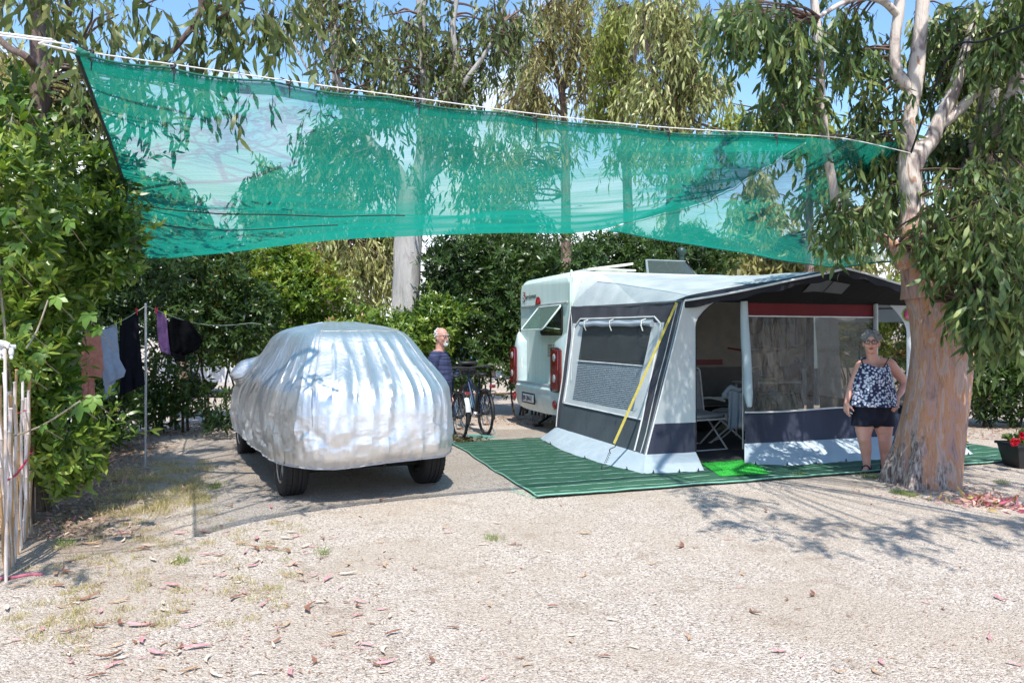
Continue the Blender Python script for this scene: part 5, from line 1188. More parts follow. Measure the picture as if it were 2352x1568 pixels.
def topmat():
    m, nt, out = new_mat('floral_print'); L = nt.links.new; b = nt.nodes.new('ShaderNodeBsdfPrincipled'); b.inputs['Roughness'].default_value = .8
    v = nt.nodes.new('ShaderNodeTexVoronoi'); v.inputs['Scale'].default_value = 36; v.inputs['Randomness'].default_value = .7; L(coords(nt, (1,.6,1)), v.inputs['Vector'])
    nz = noise_tex(nt, coords(nt), 90, 2); ad = nd(nt, 'ShaderNodeMath', operation='MULTIPLY_ADD'); L(nz.outputs[0], ad.inputs[0]); ad.inputs[1].default_value = .35; L(v.outputs['Distance'], ad.inputs[2])
    r = ramp(nt, [(.54, (.70,.74,.78)), (.66, (.32,.38,.60)), (.74, (.022,.025,.07))], ad.outputs[0])
    L(r.outputs[0], b.inputs['Base Color']); n3 = noise_tex(nt, coords(nt, (1,1,.3)), 9, 4); L(bump(nt, n3.outputs[0], .5, .03), b.inputs['Normal']); L(b.outputs[0], out.inputs[0]); return m
def wtop(u, v):
    a = 2*math.pi*u; c, s = math.cos(a), math.sin(a)     # c: side, s: -front
    front = max(0, -s); side = abs(c)
    ztop = 1.27-.06*front*(1-side**2)-.02*side**6+(.05 if s > 0 else 0)*s
    zb = .765; z = ztop+(zb-ztop)*v
    wx = .155+.105*v**.8+.012*math.sin(v*3); wy = .160+.095*v
    cx_ = W0_(2006,900).x+(-.01)*v; cy_ = wd+.005
    f = .010*math.sin(a*9+2*v)*v**1.3+.008*noise.noise(V((c*3,s*3,v*3)))
    bust = .030*math.exp(-((v-.22)/.16)**2)*front
    return V((cx_+(wx+f)*c, cy_+(wy+f+bust)*s, z))
m = MB().grid(wtop, 96, 40, True); to = solid(m.build('vest_top', topmat(), wo2), .006, 1)
M_navyc = pm('navy_cloth', (.010,.011,.025), (.016,.018,.036), rough=.85, scale=10)
m = MB()
for (x0, y0), (x1, y1) in (((1985,849),(1979,826)), ((2028,846),(2041,823))):
    pz = [W0_(x0,y0,-.145), W0_((x0+x1)/2,(y0+y1)/2,-.105), W0_(x1,y1,-.02), W0_(x1+(2 if x1<2000 else -2),y1+4,.08), W0_(x0,y0+6,.14)]; m.tube(pz, .009, 6, sub=4, flat=.6)
m.build('strap', M_navyc, wo2)
m = MB()
m.cap(W0_(2005,928,.01), .172, W0_(2005,948,.01), .178)
for x in (1983, 2031): 
    m.cap(W0_(1990 if x < 2000 else 2022, 945, .01), .142, W0_(x, 962, 0), .118)
def sleg(x0, x1):
    def f(u, v):
        a = 2*math.pi*u; c, s = math.cos(a), math.sin(a); z = .80+(.535-.80)*v; cx_ = W0_(x0+(x1-x0)*v, 950).x; return V((cx_+(.128-.008*v)*c, wd+.01+(.140-.012*v)*s, z))
    return f
for x0, x1 in ((1988,1981),(2025,2032)):
    n0 = len(m.v); m.grid(sleg(x0, x1), 24, 8, True)
    m.f.append(tuple(n0+k for k in range(24))); m.f.append(tuple(n0+8*24+k for k in range(24))[::-1])
remesh(m.build('shorts', M_navyc, wo2), .008, 2)
for i, ax in enumerate((1991,2033)):
    an = W0_(ax, 1070, .05); d = fdir[i].normalized(); heel = V((an.x, an.y, .02))-d*.04; sd = d.cross(V((0,0,1)))
    m = MB(); pts = []
    for t in np.linspace(0, 1, 24): 
        a = 2*math.pi*t; pts.append(V((heel.x, heel.y, 0))+d*(.085+.135*math.cos(a))+sd*(.045*math.sin(a)*(1+.15*math.cos(a))))
    m.extrude([p+V((0,0,.002)) for p in pts], (0,0,.022)); so2 = m.build('sandal', M_blk, wo2)
    m = MB()
    for dd, hh, ww in ((.16,.042,.046),(.10,.075,.044),(-.0,.10,.040)): c_ = V((heel.x, heel.y, 0))+d*dd; m.tube([c_+sd*ww+V((0,0,.02)), c_+sd*ww*.75+V((0,0,hh*.75)), c_+V((0,0,hh)), c_-sd*ww*.75+V((0,0,hh*.75)), c_-sd*ww+V((0,0,.02))], .010, 6, sub=4, flat=.6)
    m.build('sandal_strap', M_blk, so2)
cg = MB().tube([wrR+V((.02,-.035,-.10)), wrR+V((.05,-.05,-.115))], .005, 6); tag(cg.build('cigarette', pm('cig', (.7,.66,.6), bst=0)), "short cigarette in the woman's lowered hand", 'cigarette')
# --- man behind the car
md = 10.25; Mn = lambda px, py, dd=0: P(px, py, md+dd)
ma_ = thing('person', V((Mn(1012,900).x, md, 0)), 'man with white hair, goatee and navy striped t-shirt, standing behind the covered car', 'person')
M_skin2 = pm('skin_pink', (.64,.34,.27), (.58,.28,.22), scale=7, rough=.5, bst=.1, bs=70)
M_whair = pm('white_hair', (.72,.70,.67), (.55,.54,.52), scale=50, rough=.8, bst=.7, bs=80)
b = MB(); fw = V((.78,-.62,-.05)); hc = Mn(1014.5, 774); T, Rm, k = head(b, ma_, hc, fw, .25, skin=M_skin2)
b.cap(hc+V((-.02,.02,-.08)), .058, Mn(1010,806,.03), .062)
cx0 = Mn(1008,850)
b.cap(Mn(1000,815,-.10), .07, Mn(1018,815,.14), .065); b.cap(Mn(1008,830,0), .13, Mn(1009,870,0), .14); b.cap(Mn(1009,870,0), .145, Mn(1009,925,0), .15)
hipz = .92; base = V((cx0.x, md, 0))
for s, fx in ((-1, 0), (1, .05)):
    hp = base+V((s*.05, s*-.09, .88)); kn = base+V((s*.05, s*-.10, .48)); ak = base+V((s*.05-.04, s*-.10, .09)); b.cap(hp, .10, kn, .062); b.cap(kn, .062, ak, .042); b.cap(ak, .04, ak+V((.03,-.15,-.05)), .034)
shN = Mn(995,826,-.16); b.cap(shN, .062, Mn(991,868,-.15), .048); b.cap(Mn(991,868,-.15), .045, Mn(997,908,-.22), .030); hand(b, Mn(997,908,-.22), V((.1,-.1,-1)), V((.5,.8,0)), V((.8,-.5,0)))
shF = Mn(1022,826,.18); b.cap(shF, .062, Mn(1030,868,.15), .048); b.cap(Mn(1030,868,.15), .045, Mn(1032,908,.05), .030); hand(b, Mn(1032,908,.05), V((.1,-.1,-1)), V((-.5,-.8,0)), V((.8,-.5,0)))
remesh(b.build('body', M_skin2, ma_), .0065, 6); face(ma_, T, Rm, k, M_whair)
h_ = MB()
for i in range(120):
    q = ball(1, .02)[0]
    if q[2] < -.35 or q[1] > .15-.5*q[2]: continue
    h_.ell(T(q[0]*.078*k, (-.014+q[1]*.092)*k, (.030+q[2]*.085)*k), (.012*k,.014*k,.014*k), Rm, 8, 6)
remesh(h_.build('hair', M_whair, ma_), .005, 2)
g_ = MB().ell(T(0,.078*k,-.088*k), (.034*k,.024*k,.030*k), Rm).ell(T(0,.100*k,-.041*k), (.026*k,.008*k,.006*k), Rm)
for s in (-1, 1): g_.ell(T(.026*s*k,.088*k,-.062*k), (.007*k,.01*k,.022*k), Rm)
remesh(g_.build('goatee', M_whair, ma_), .004, 1)
def shirtmat():
    m, nt, out = new_mat('navy_stripe'); L = nt.links.new; b = nt.nodes.new('ShaderNodeBsdfPrincipled'); b.inputs['Roughness'].default_value = .9
    n = noise_tex(nt, coords(nt, (1.2,1.2,26)), 2, 3); r = ramp(nt, [(.42, (.012,.015,.045)), (.58, (.05,.06,.14))], n.outputs[0]); L(r.outputs[0], b.inputs['Base Color'])
    n3 = noise_tex(nt, coords(nt, (1,1,.6)), 6, 4); L(bump(nt, n3.outputs[0], .6, .04), b.inputs['Normal']); L(b.outputs[0], out.inputs[0]); return m
m = MB(); m.cap(Mn(1000,818,-.10), .085, Mn(1018,818,.14), .08); m.cap(Mn(1008,832,0), .155, Mn(1009,875,0), .165); m.cap(Mn(1009,875,0), .168, Mn(1009,915,0), .172)
m.cap(shN, .078, Mn(991,866,-.15), .070); m.cap(shF, .078, Mn(1030,866,.15), .070); remesh(m.build('t_shirt', shirtmat(), ma_), .009, 3)
m = MB(); m.cap(base+V((0,0,.86)), .165, base+V((0,0,.95)), .17)
for s in (-1, 1): m.cap(base+V((s*.05,s*-.09,.86)), .125, base+V((s*.05+.03,s*-.10,.52)), .10)
remesh(m.build('shorts', M_navyc, ma_), .012, 3)
# ================================================================== foliage materials
ML_hang = leafmat('eucalyptus_leaf', [(0.043,0.065,0.018),(0.073,0.104,0.029),(0.107,0.146,0.042),(0.165,0.194,0.064),(0.270,0.275,0.106)], .28, .40, .4)
ML_hangg = leafmat('eucalyptus_leaf_green', [(0.040,0.076,0.021),(0.068,0.119,0.035),(0.105,0.169,0.051),(0.160,0.227,0.067),(0.288,0.321,0.105)], .3, .40, .42)
ML_olive = leafmat('eucalyptus_leaf_olive', [(0.155,0.144,0.045),(0.217,0.211,0.070),(0.296,0.279,0.096),(0.373,0.355,0.128)], .3, .5)
ML_lime = leafmat('willow_leaf', [(.10,.14,.02),(.17,.22,.035),(.24,.29,.05),(.30,.32,.09)], .4, .5)
ML_pale = leafmat('pale_leaf', [(0.139,0.165,0.051),(0.233,0.264,0.084),(0.342,0.362,0.128),(0.466,0.445,0.193)], .3, .45)
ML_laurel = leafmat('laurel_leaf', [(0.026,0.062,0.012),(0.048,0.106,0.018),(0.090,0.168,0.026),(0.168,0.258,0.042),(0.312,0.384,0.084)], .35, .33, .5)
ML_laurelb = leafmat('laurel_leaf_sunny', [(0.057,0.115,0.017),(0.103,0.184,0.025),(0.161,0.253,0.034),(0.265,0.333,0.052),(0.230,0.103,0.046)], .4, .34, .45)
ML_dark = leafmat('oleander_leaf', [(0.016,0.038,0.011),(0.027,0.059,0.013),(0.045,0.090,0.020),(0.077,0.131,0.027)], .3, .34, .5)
ML_mul = leafmat('mulberry_leaf', [(.07,.15,.02),(.12,.22,.035),(.18,.30,.055)], .45, .35)
MB_smooth = barkmat('smooth_bark', [(.30,.25,.21),(.50,.42,.34),(.60,.50,.41),(.36,.28,.25)], scale=2.2, sc=(3,3,.9), crack=.10)
MB_main = barkmat('peeling_bark', [(.16,.10,.09),(.32,.20,.175),(.41,.26,.225),(.45,.22,.11),(.46,.33,.28),(.36,.25,.22),(.56,.43,.37)], scale=2.0, rough_h=1.55, pale_h=2.75, crack=.28)
MB_red = barkmat('red_bark', [(.12,.075,.06),(.21,.135,.11),(.27,.19,.155),(.17,.12,.10)], scale=2.2, crack=.5)
MB_pale = barkmat('pale_bark', [(.17,.16,.15),(.32,.31,.29),(.40,.38,.36),(.24,.21,.20)], scale=1.6, sc=(3,3,.7), crack=.12)
MB_dark = barkmat('dark_bark', [(.06,.045,.04),(.13,.09,.075),(.20,.14,.12)], scale=2.5, crack=.5)
M_stem = pm('stem_bark', (.10,.075,.05), (.05,.04,.03), rough=.8, scale=20)

# ================================================================== big eucalyptus on the right
td = 8.15
TT = lambda x, y, dd=0: P(x, y, td+dd)
t1 = thing('eucalyptus_tree', V((4.36, td, 0)), 'big eucalyptus with a thick pink and orange peeling trunk, standing right of the woman', 'tree')
r1 = [(TT(2118,1160), .43), (TT(2121,1110), .365), (TT(2134,1040), .33), (TT(2147,960), .32), (TT(2157,880), .31), (TT(2163,800), .30), (TT(2162,720), .32), (TT(2156,650), .37)]
wood = MB()
def trunkmesh(ctrl, n=64, sub=8, amp=1.0, foot=True):
    q, r = catmull([a for a, _ in ctrl], [b for _, b in ctrl], sub); k = len(wood.v); wood.tube(q, r, n)
    for i in range(k, len(wood.v)):
        p = V(wood.v[i]); c = q[(i-k)//n]; d = p-c; a = math.atan2(d.y, d.x); z = p.z
        f = 1+amp*(.05*noise.noise(V((math.cos(a)*1.2, math.sin(a)*1.2, z*.8)))+.035*noise.noise(V((math.cos(a)*5, math.sin(a)*5, z*.7)))+.018*noise.noise(V((math.cos(a)*12, math.sin(a)*12, z*3))))
        if foot:
            e = max(0, 1-z/.9)
            f += e**1.5*(.10*math.sin(a*5+.8)+.09*math.sin(a*11+2+z*2))+.02*e*noise.noise(V((math.cos(a)*9, math.sin(a)*9, z*7)))
        wood.v[i] = tuple(c+d*f)
    return q
nd1 = trunkmesh(r1)
limbs1 = [
 ([TT(2125,680,-.05), TT(2112,600,-.05), TT(2106,540,-.05), TT(2098,470), TT(2090,405), TT(2092,350)], [.24,.19,.165,.125,.115,.12]),
 ([TT(2092,370), TT(2086,320), TT(2094,250), TT(2102,180), TT(2112,90), TT(2120,0), TT(2130,-150)], [.10,.085,.08,.085,.075,.07,.06]),
 ([TT(2098,215), TT(2076,190), TT(2058,160), TT(2056,90), TT(2066,0), TT(2060,-150)], [.04,.07,.065,.06,.055,.05]),
 ([TT(2096,395), TT(2112,350), TT(2140,320), TT(2160,270), TT(2186,220), TT(2215,130), TT(2250,20)], [.09,.10,.085,.07,.065,.06,.05]),
 ([TT(2150,300), TT(2185,268), TT(2215,240), TT(2240,216), TT(2252,214)], [.05,.055,.05,.042,.035]),
 ([TT(2190,690,.05), TT(2205,600,.1), TT(2212,520,.15), TT(2225,420,.2), TT(2250,320,.2), TT(2275,200,.2), TT(2300,60,.2), TT(2310,-120,.2)], [.26,.22,.15,.12,.10,.09,.08,.07]),
 ([TT(2225,430,.2), TT(2260,370,.0), TT(2300,290,-.2), TT(2335,190,-.3), TT(2360,80,-.3)], [.09,.085,.08,.075,.07]),
 ([TT(2085,600,-.1), TT(2062,572,-.15), TT(2040,555,-.15), TT(2015,545,-.15), TT(2000,543,-.15)], [.13,.09,.062,.055,.05]),
 ([TT(2005,548,-.15), TT(1955,530,-.2), TT(1925,490,-.2), TT(1912,420,-.2), TT(1896,330,-.2), TT(1886,230,-.2), TT(1882,120,-.2), TT(1872,20,-.2), TT(1860,-120,-.2)], [.02,.03,.042,.045,.045,.045,.042,.04,.035]),
 ([TT(2066,40), TT(2030,5,-.1), TT(1980,-5,-.2), TT(1930,10,-.3), TT(1880,40,-.5)], [.045,.035,.03,.025,.02]),
 ([TT(2120,-80), TT(2000,-330,-1.2), TT(1900,-700,-2.5), TT(1880,-900,-3.2)], [.06,.06,.05,.04]),
 ([TT(2310,-120,.2), TT(2320,-400,-.8), TT(2300,-800,-2.2), TT(2300,-1300,-3.6)], [.07,.07,.06,.04]),
]
NL = limbs_wood(wood, limbs1, 14, .05, 6)
NA1 = np.array([list(x) for x in NL])
lbA = LB()
def foliage(lb, blobs, L, W, size, nl, nodes, wood, brr=.012, droop=1.0, off=.012):
    for c, r, nc, ns in blobs:
        cl = np.array(c)+ball(nc)*np.array(r)
        for q in cl:
            k = np.argmin(np.linalg.norm(nodes-q, axis=1)); a = V(nodes[k]); b = V(q); ln = (b-a).length
            if ln > .15:
                mid = a.lerp(b, .5)+V((0,0,.04*ln))
                wood.tube([a, a.lerp(mid, .5)+V(RNG.normal(size=3))*.03*ln, mid, b], [brr*(1+min(ln,2)*.5), brr, brr*.8, brr*.5], 5, sub=3, cap=False)
            A = q+ball(ns)*np.array([1,1,.7])*RNG.uniform(.14,.28)
            spray(lb, wood, A, size, nl, L, W, droop, np.full(ns, RNG.random()), .0035)
def B_(px, py, dd, rx, ry, rd, nc, ns, dep=td):
    d = dep+dd; return (P(px, py, d), (rx/FP*d, rd, ry/FP*d), nc, ns)
blobs1 = [
 # curtain of leaves at the right, in front of the trunk top and beside it
 B_(2290,540,-1.0, 70,130,.5, 20,7), B_(2300,690,-1.1, 55,110,.4, 19,6), B_(2255,640,-.9, 30,90,.3, 9,6), B_(2330,560,.2,60,150,.6,22,7), B_(2200,470,-.75, 90,60,.3, 12,6), B_(2150,545,-.8, 60,50,.2, 6,6), B_(2280,420,-.6, 80,70,.5, 12,6),
 # left low sprays
 B_(1930,500,-.5, 55,50,.3, 8,5), B_(1990,470,-.2, 50,60,.3, 8,5), B_(2020,380,.3, 40,110,.4, 12,6), B_(1985,250,.3, 45,110,.4, 14,6), B_(2050,470,.3, 35,60,.3, 6,5),
 B_(1990,120,.2, 60,70,.4, 10,6), B_(1930,40,.0, 70,50,.4, 10,5), B_(1930,330,.1, 40,60,.3, 5,4),
 # upper left hanging
 B_(1700,20,-.8, 70,60,.5, 12,6), B_(1790,60,-.7, 70,80,.5, 14,6), B_(1850,160,-.4, 50,80,.4, 9,6), B_(1775,260,-.6, 35,60,.3, 5,5), B_(1830,260,-.5, 30,60,.3, 4,5),
 # upper right
 B_(2160,60,.2, 50,70,.4, 8,5), B_(2250,110,.0, 80,100,.5, 22,6), B_(2320,40,-.4, 60,80,.5, 15,6), B_(2200,340,.4, 60,70,.4, 14,6), B_(2330,270,-.3, 50,90,.5, 16,6), B_(2310,400,.6,60,80,.5,16,7), B_(2130,180,.4, 30,50,.3, 4,5), B_(2260,290,.5,60,60,.4,8,5),
]
twA = MB(); foliage(lbA, blobs1, .15, .036, .42, 9, NA1, twA)
# crown above and behind the photographer on the right: throws the dappled shade on the gravel
hi = [((3.0,3.2,5.0),(1.0,.9,.4),11,8), ((4.6,3.0,5.2),(1.1,1.1,.4),14,8), ((5.6,4.4,5.0),(1.0,1.0,.6),14,6), ((4.5,4.6,5.6),(.8,.8,.5),8,6), ((5.6,6.0,5.8),(1.2,1.0,.6),14,6), ((3.3,6.0,6.8),(.8,.7,.4),6,5), ((2.4,4.0,5.4),(.5,.5,.3),4,10), ((6.4,2.8,4.8),(.9,.9,.5),8,6), ((5.4,7.6,6.6),(.8,.8,.6),8,5)]
foliage(lbA, hi, .15, .036, .45, 9, NA1, twA); tag(twA.build('twig', twig_mat(), t1), None, None, None, 'stuff')
wood.build('trunk', MB_main, t1); lbA.build('crown', ML_hangg, t1)

# ================================================================== left eucalyptus
dl_ = 6.0; t2 = thing('eucalyptus_tree', G(45,1240), 'dark trunked eucalyptus rising through the left hedge beside the cane fence', 'tree')
lm = [([P(45,1215,6.4), P(46,1000,6.4), P(50,800,6.35), P(58,560,6.5), P(74,380,6.6), P(92,200,6.6), P(86,60,6.6), P(84,-60,6.6), P(100,-400,6.0), P(130,-700,5.6)], [.11,.085,.08,.075,.075,.078,.07,.06,.05,.04]),
      ([P(86,-20,6.6), P(200,-200,5.9), P(400,-330,5.6), P(600,-400,5.2)], [.05,.04,.035,.03]), ([P(92,170,6.6), P(60,130,6.2), P(20,110,6.4), P(-30,60,6.6)], [.03,.03,.028,.02]),
      ([P(400,-330,5.6), P(430,-60,5.5), P(462,0,5.5), P(452,46,5.5), P(420,90,5.5), P(372,148,5.5), P(340,190,5.6)], [.03,.022,.022,.022,.02,.015,.008]),
      ([P(200,-200,5.9), P(170,-20,5.8), P(160,60,5.8), P(190,100,5.8), P(150,90,5.8)], [.03,.018,.014,.008,.006])]
def B6(px, py, dep, rx, ry, rd, nc, ns): return (P(px,py,dep), (rx/FP*dep, rd, ry/FP*dep), nc, ns)
bl = [B6(140,20,5.6, 45,40,.3, 4,4), B6(150,90,5.6, 20,45,.2, 2,4), B6(215,0,5.4, 45,15,.3, 3,2), B6(295,-15,5.4, 40,15,.3, 2,3),B6(345,-20,5.4, 30,15,.2, 1,3), B6(285,190,7.0, 45,30,.2, 5,4), B6(330,240,7.2, 35,40,.2, 4,4), B6(250,200,7.0, 30,50,.2, 4,4), B6(520,0,5.3, 70,35,.4, 5,4), B6(570,60,5.3, 45,35,.3, 3,4), B6(480,70,5.4, 35,30,.2, 3,3), B6(440,195,7.4, 40,20,.2, 3,4), B6(475,225,7.4, 25,20,.15, 2,4), B6(575,190,7.4, 12,15,.1, 1,3), B6(215,300,6.9, 25,80,.3, 5,4), B6(180,230,6.9, 40,50,.3, 4,4), B6(600,-10,5.0, 50,20,.3,2,4),
      ((-3.6,3.4,4.8),(.8,.8,.4),7,6), ((-2.8,2.8,4.6),(.5,.6,.4),4,5), ((-3.0,4.2,5.4),(.5,.4,.3),3,4), ((-4.4,6.0,5.6),(.8,.7,.4),7,6), ((-4.6,7.4,5.4),(1.0,1.2,.5),18,6), ((-3.4,7.6,5.8),(.8,.9,.4),8,6)]
euc(t2, lm, bl, ML_hang, MB_dark, .16, .038, .42, 8, n=12, brr=.008)

# ================================================================== trees behind
def tree(label, base, limbs, blobs, ml, mbk, **kw):
    r = thing('eucalyptus_tree', base, label, 'tree', 0, 'trees around the pitch'); euc(r, limbs, blobs, ml, mbk, **kw); return r
D = 15.2
tree('pale smooth trunked eucalyptus directly behind the car roof, its dense crown above the net', P(930,740,D)*1-V((0,0,P(930,740,D).z)),
 [([V((P(930,957,D).x,D,0)), P(930,740,D), P(936,600,D), P(942,500,D), P(945,440,D)], [.36,.285,.27,.26,.27]),
  ([P(942,450,D), P(900,380,D), P(850,330,D), P(800,270,D), P(775,200,D), P(768,100,D), P(764,-60,D)], [.17,.14,.12,.09,.085,.08,.06]),
  ([P(948,450,D), P(972,370,D), P(976,300,D), P(974,200,D), P(970,100,D), P(966,-60,D)], [.2,.16,.13,.115,.11,.09]),
  ([P(950,440,D), P(1000,380,D), P(1010,320,D), P(1030,240,D), P(1048,150,D), P(1040,60,D), P(1060,-60,D)], [.16,.12,.10,.085,.07,.06,.05]),
  ([P(850,330,D), P(780,190,D-.3), P(735,90,D-.5), P(700,-40,D-.5)], [.06,.05,.04,.03]), ([P(1020,280,D), P(1060,200,D-.3), P(1110,130,D-.4), P(1150,60,D-.4)], [.07,.055,.045,.03]),
  ([P(790,250,D), P(720,180,D-.3), P(680,110,D-.4), P(650,60,D-.5)], [.03,.025,.02,.012])],
 [B6(730,30,D, 60,50,1., 14,7), B6(820,70,D, 70,70,1.2, 17,6), B6(790,170,D, 50,60,.9, 9,6), B6(900,120,D, 70,110,1.2, 20,6), B6(1010,70,D, 70,80,1.2, 20,6), B6(1060,170,D, 60,80,1.1, 17,6), B6(1140,110,D, 60,110,1.2, 17,6), B6(1010,260,D, 60,50,1, 13,6), B6(870,230,D, 60,40,.9, 10,6), B6(760,330,D, 70,60,1, 18,7), B6(860,380,D, 60,60,1, 16,7), B6(730,420,D, 50,60,.9, 12,6), B6(1060,330,D, 60,40,.9, 12,6), B6(980,420,D, 30,60,.6, 5,5), B6(1180,40,D, 50,60,1., 12,6)],
 ML_hang, MB_pale, L=.19, W=.048, size=.7, nl=9, twigs=True, n=14, brr=.02)
D = 20
tree('reddish twisted trunk seen left of the pale trunk, above the car roof', V((P(765,700,D).x,D,0)),
 [([V((P(757,900,D).x,D,0)), P(760,740,D), P(764,650,D), P(768,570,D), P(780,480,D), P(800,380,D)], [.27,.24,.22,.20,.15,.1]), ([P(762,690,D), P(745,640,D), P(730,600,D), P(720,560,D), P(715,520,D)], [.07,.06,.055,.05,.04]), ([P(766,640,D), P(785,590,D), P(800,560,D), P(808,520,D)], [.08,.07,.06,.05]), ([P(752,720,D), P(738,700,D), P(722,672,D), P(716,640,D)], [.04,.035,.03,.02]), ([P(766,700,D),P(752,600,D),P(748,520,D)],[.12,.11,.1])],
 [B6(740,560,D, 60,50,1.2, 16,6), B6(830,590,D, 60,60,1.5, 22,7), B6(870,610,D+.8, 50,60,1, 20,7), B6(890,570,D+2, 50,35,1, 18,7), B6(880,515,D+1, 50,25,1, 26,8), B6(720,580,D+.8,40,50,1,12,7), B6(700,630,D+1, 40,50,1, 8,6), B6(830,690,D+2, 50,30,1, 9,6), B6(790,450,D, 80,60,1.4, 14,6)],
 ML_pale, MB_red, L=.22, W=.05, size=.9, nl=9, n=12, brr=.02)
D = 26
tree('olive brown crown of a slim forked tree above the middle of the net', V((P(1295,500,D).x,D,0)),
 [([V((P(1300,880,D).x,D,0)), P(1300,500,D), P(1296,280,D), P(1290,210,D)], [.2,.16,.12,.10]), ([P(1290,215,D), P(1278,160,D), P(1262,100,D), P(1255,30,D)], [.10,.08,.06,.04]), ([P(1290,215,D), P(1310,140,D), P(1330,60,D), P(1335,-20,D)], [.11,.08,.06,.04]), ([P(1296,270,D),P(1260,230,D),P(1220,200,D)],[.06,.05,.03])],
 [B6(1290,20,D, 70,50,2, 26,7), B6(1250,90,D, 55,50,1.6, 18,7), B6(1330,110,D, 45,60,1.6, 18,7), B6(1210,170,D, 45,50,1.5, 16,7), B6(1230,230,D, 50,35,1.3, 12,7), B6(1170,240,D, 40,30,1.2,9,7), B6(1340,200,D, 35,40,1.2, 8,6), B6(1260,330,D, 70,60,1.5, 16,6), B6(1180,400,D, 60,70,1.5, 16,6)],
 ML_olive, MB_red, L=.30, W=.06, size=1.1, nl=8, n=8, brr=.03)
D = 23
tree('yellow-green willow-leaved tree above the net, right of the olive tree', V((P(1440,500,D).x,D,0)),
 [([V((P(1450,880,D).x,D,0)), P(1440,400,D), P(1430,250,D), P(1410,120,D), P(1400,0,D)], [.18,.14,.11,.08,.05]), ([P(1432,260,D), P(1455,150,D), P(1470,20,D)], [.09,.07,.05])],
 [B6(1410,90,D, 45,80,1.4, 30,8), B6(1440,190,D, 50,60,1.4, 24,8), B6(1420,20,D, 55,40,1.4, 18,8), B6(1385,230,D, 30,40,1, 10,7), B6(1450,320,D, 60,50,1.4, 14,7)],
 ML_lime, MB_red, L=.26, W=.05, size=1., nl=9, n=8, brr=.03)
D = 18
tree('tall grey-green eucalyptus with long drooping sprays above the caravan', V((P(1545,500,D).x,D,0)),
 [([V((P(1545,925,D).x,D,0)), P(1545,560,D), P(1548,400,D), P(1545,280,D), P(1540,150,D), P(1530,0,D)], [.2,.16,.14,.12,.10,.07]), ([P(1546,300,D), P(1575,220,D), P(1600,100,D)], [.08,.06,.04]), ([P(1546,300,D), P(1515,220,D), P(1490,120,D), P(1480,20,D)], [.08,.06,.05,.03])],
 [B6(1510,40,D, 55,60,1.2, 22,7), B6(1580,60,D, 60,70,1.2, 26,7), B6(1540,160,D, 70,60,1.3, 26,7), B6(1600,200,D, 45,60,1, 14,7), B6(1490,220,D, 45,50,1, 14,7), B6(1560,270,D, 70,35,1, 14,7), B6(1560,380,D, 90,60,1.2, 16,6), B6(1640,300,D, 35,30,.8,5,5), B6(1650,190,D, 30,50,.7,6,5)],
 ML_pale, MB_red, L=.21, W=.046, size=.85, nl=9, n=10, brr=.02)
# trees seen through the net and far round the pitch
for lab, px, D, hy, blobs, ml in (
 ('rounded distant tree seen through the left part of the net', 625, 34, 470, [(620,400,50,60,20),(660,450,60,50,20),(590,450,50,50,16),(640,500,90,50,26)], ML_hangg),
 ('distant tree seen through the net right of the white rope seam', 1742, 27, 400, [(1740,420,45,40,10),(1720,470,60,40,12),(1770,500,60,50,14),(1740,560,90,40,20)], ML_pale),
 ('pale olive tree with a thin trunk behind the awning roof', 1745, 22, 560, [(1620,590,70,30,16),(1700,585,70,30,20),(1790,590,70,30,20),(1880,580,60,35,18),(1960,570,60,40,16),(1500,560,60,30,10)], ML_olive),
 ('pale hazy olive tree at the top left behind the rope', 95, 24, 250, [(60,150,60,50,22),(130,210,60,50,20),(30,230,50,50,16),(100,280,70,40,16)], ML_olive),
 ('pale brownish tree behind the right eucalyptus, at the right edge', 2270, 17, 300, [(2180,60,60,60,12),(2260,120,70,70,18),(2320,260,50,70,16),(2210,260,60,60,14),(2330,80,50,60,12),(2240,400,70,60,14),(2330,440,50,80,14)], ML_pale),
 ('green tree visible through the net above the mid hedge', 1130, 30, 480, [(1120,430,50,50,14),(1240,560,60,30,12),(1320,570,50,25,10),(1150,350,50,40,12),(1180,500,70,40,14),(1080,520,50,30,9)], ML_hangg),
 ('feathery green tree in the sky gap left of the right eucalyptus', 1860, 20, 300, [(1850,230,45,50,9),(1880,300,40,50,8),(1790,200,30,40,5),(1690,270,40,40,6),(1880,390,50,50,9)], ML_lime),
 ('dark tree behind the hedge at the far left of the net', 420, 19, 470, [(400,440,45,40,12),(350,500,60,50,16),(430,520,50,50,12),(330,420,40,50,8)], ML_laurel)):
    base = V(((px-CX)/FP*D, D, 0)); far = 1+D/30
    tree(lab, base, [([base, P(px,700,D), P(px,hy+60,D), P(px+3,hy+10,D), P(px+8,hy-30,D)], [.15,.12,.09,.05,.02]), ([P(px,hy+80,D), P(px-30,hy+30,D), P(px-50,hy,D)], [.04,.03,.015]), ([P(px,hy+60,D), P(px+30,hy+20,D), P(px+45,hy-10,D)], [.04,.03,.015])],
         [B6(a, b, D, c, d, 1.4, n, 7) for a, b, c, d, n in blobs], ml, MB_red, L=.19*far, W=.05*far, size=.75*far, nl=8, n=8, brr=.02, twigs=False)
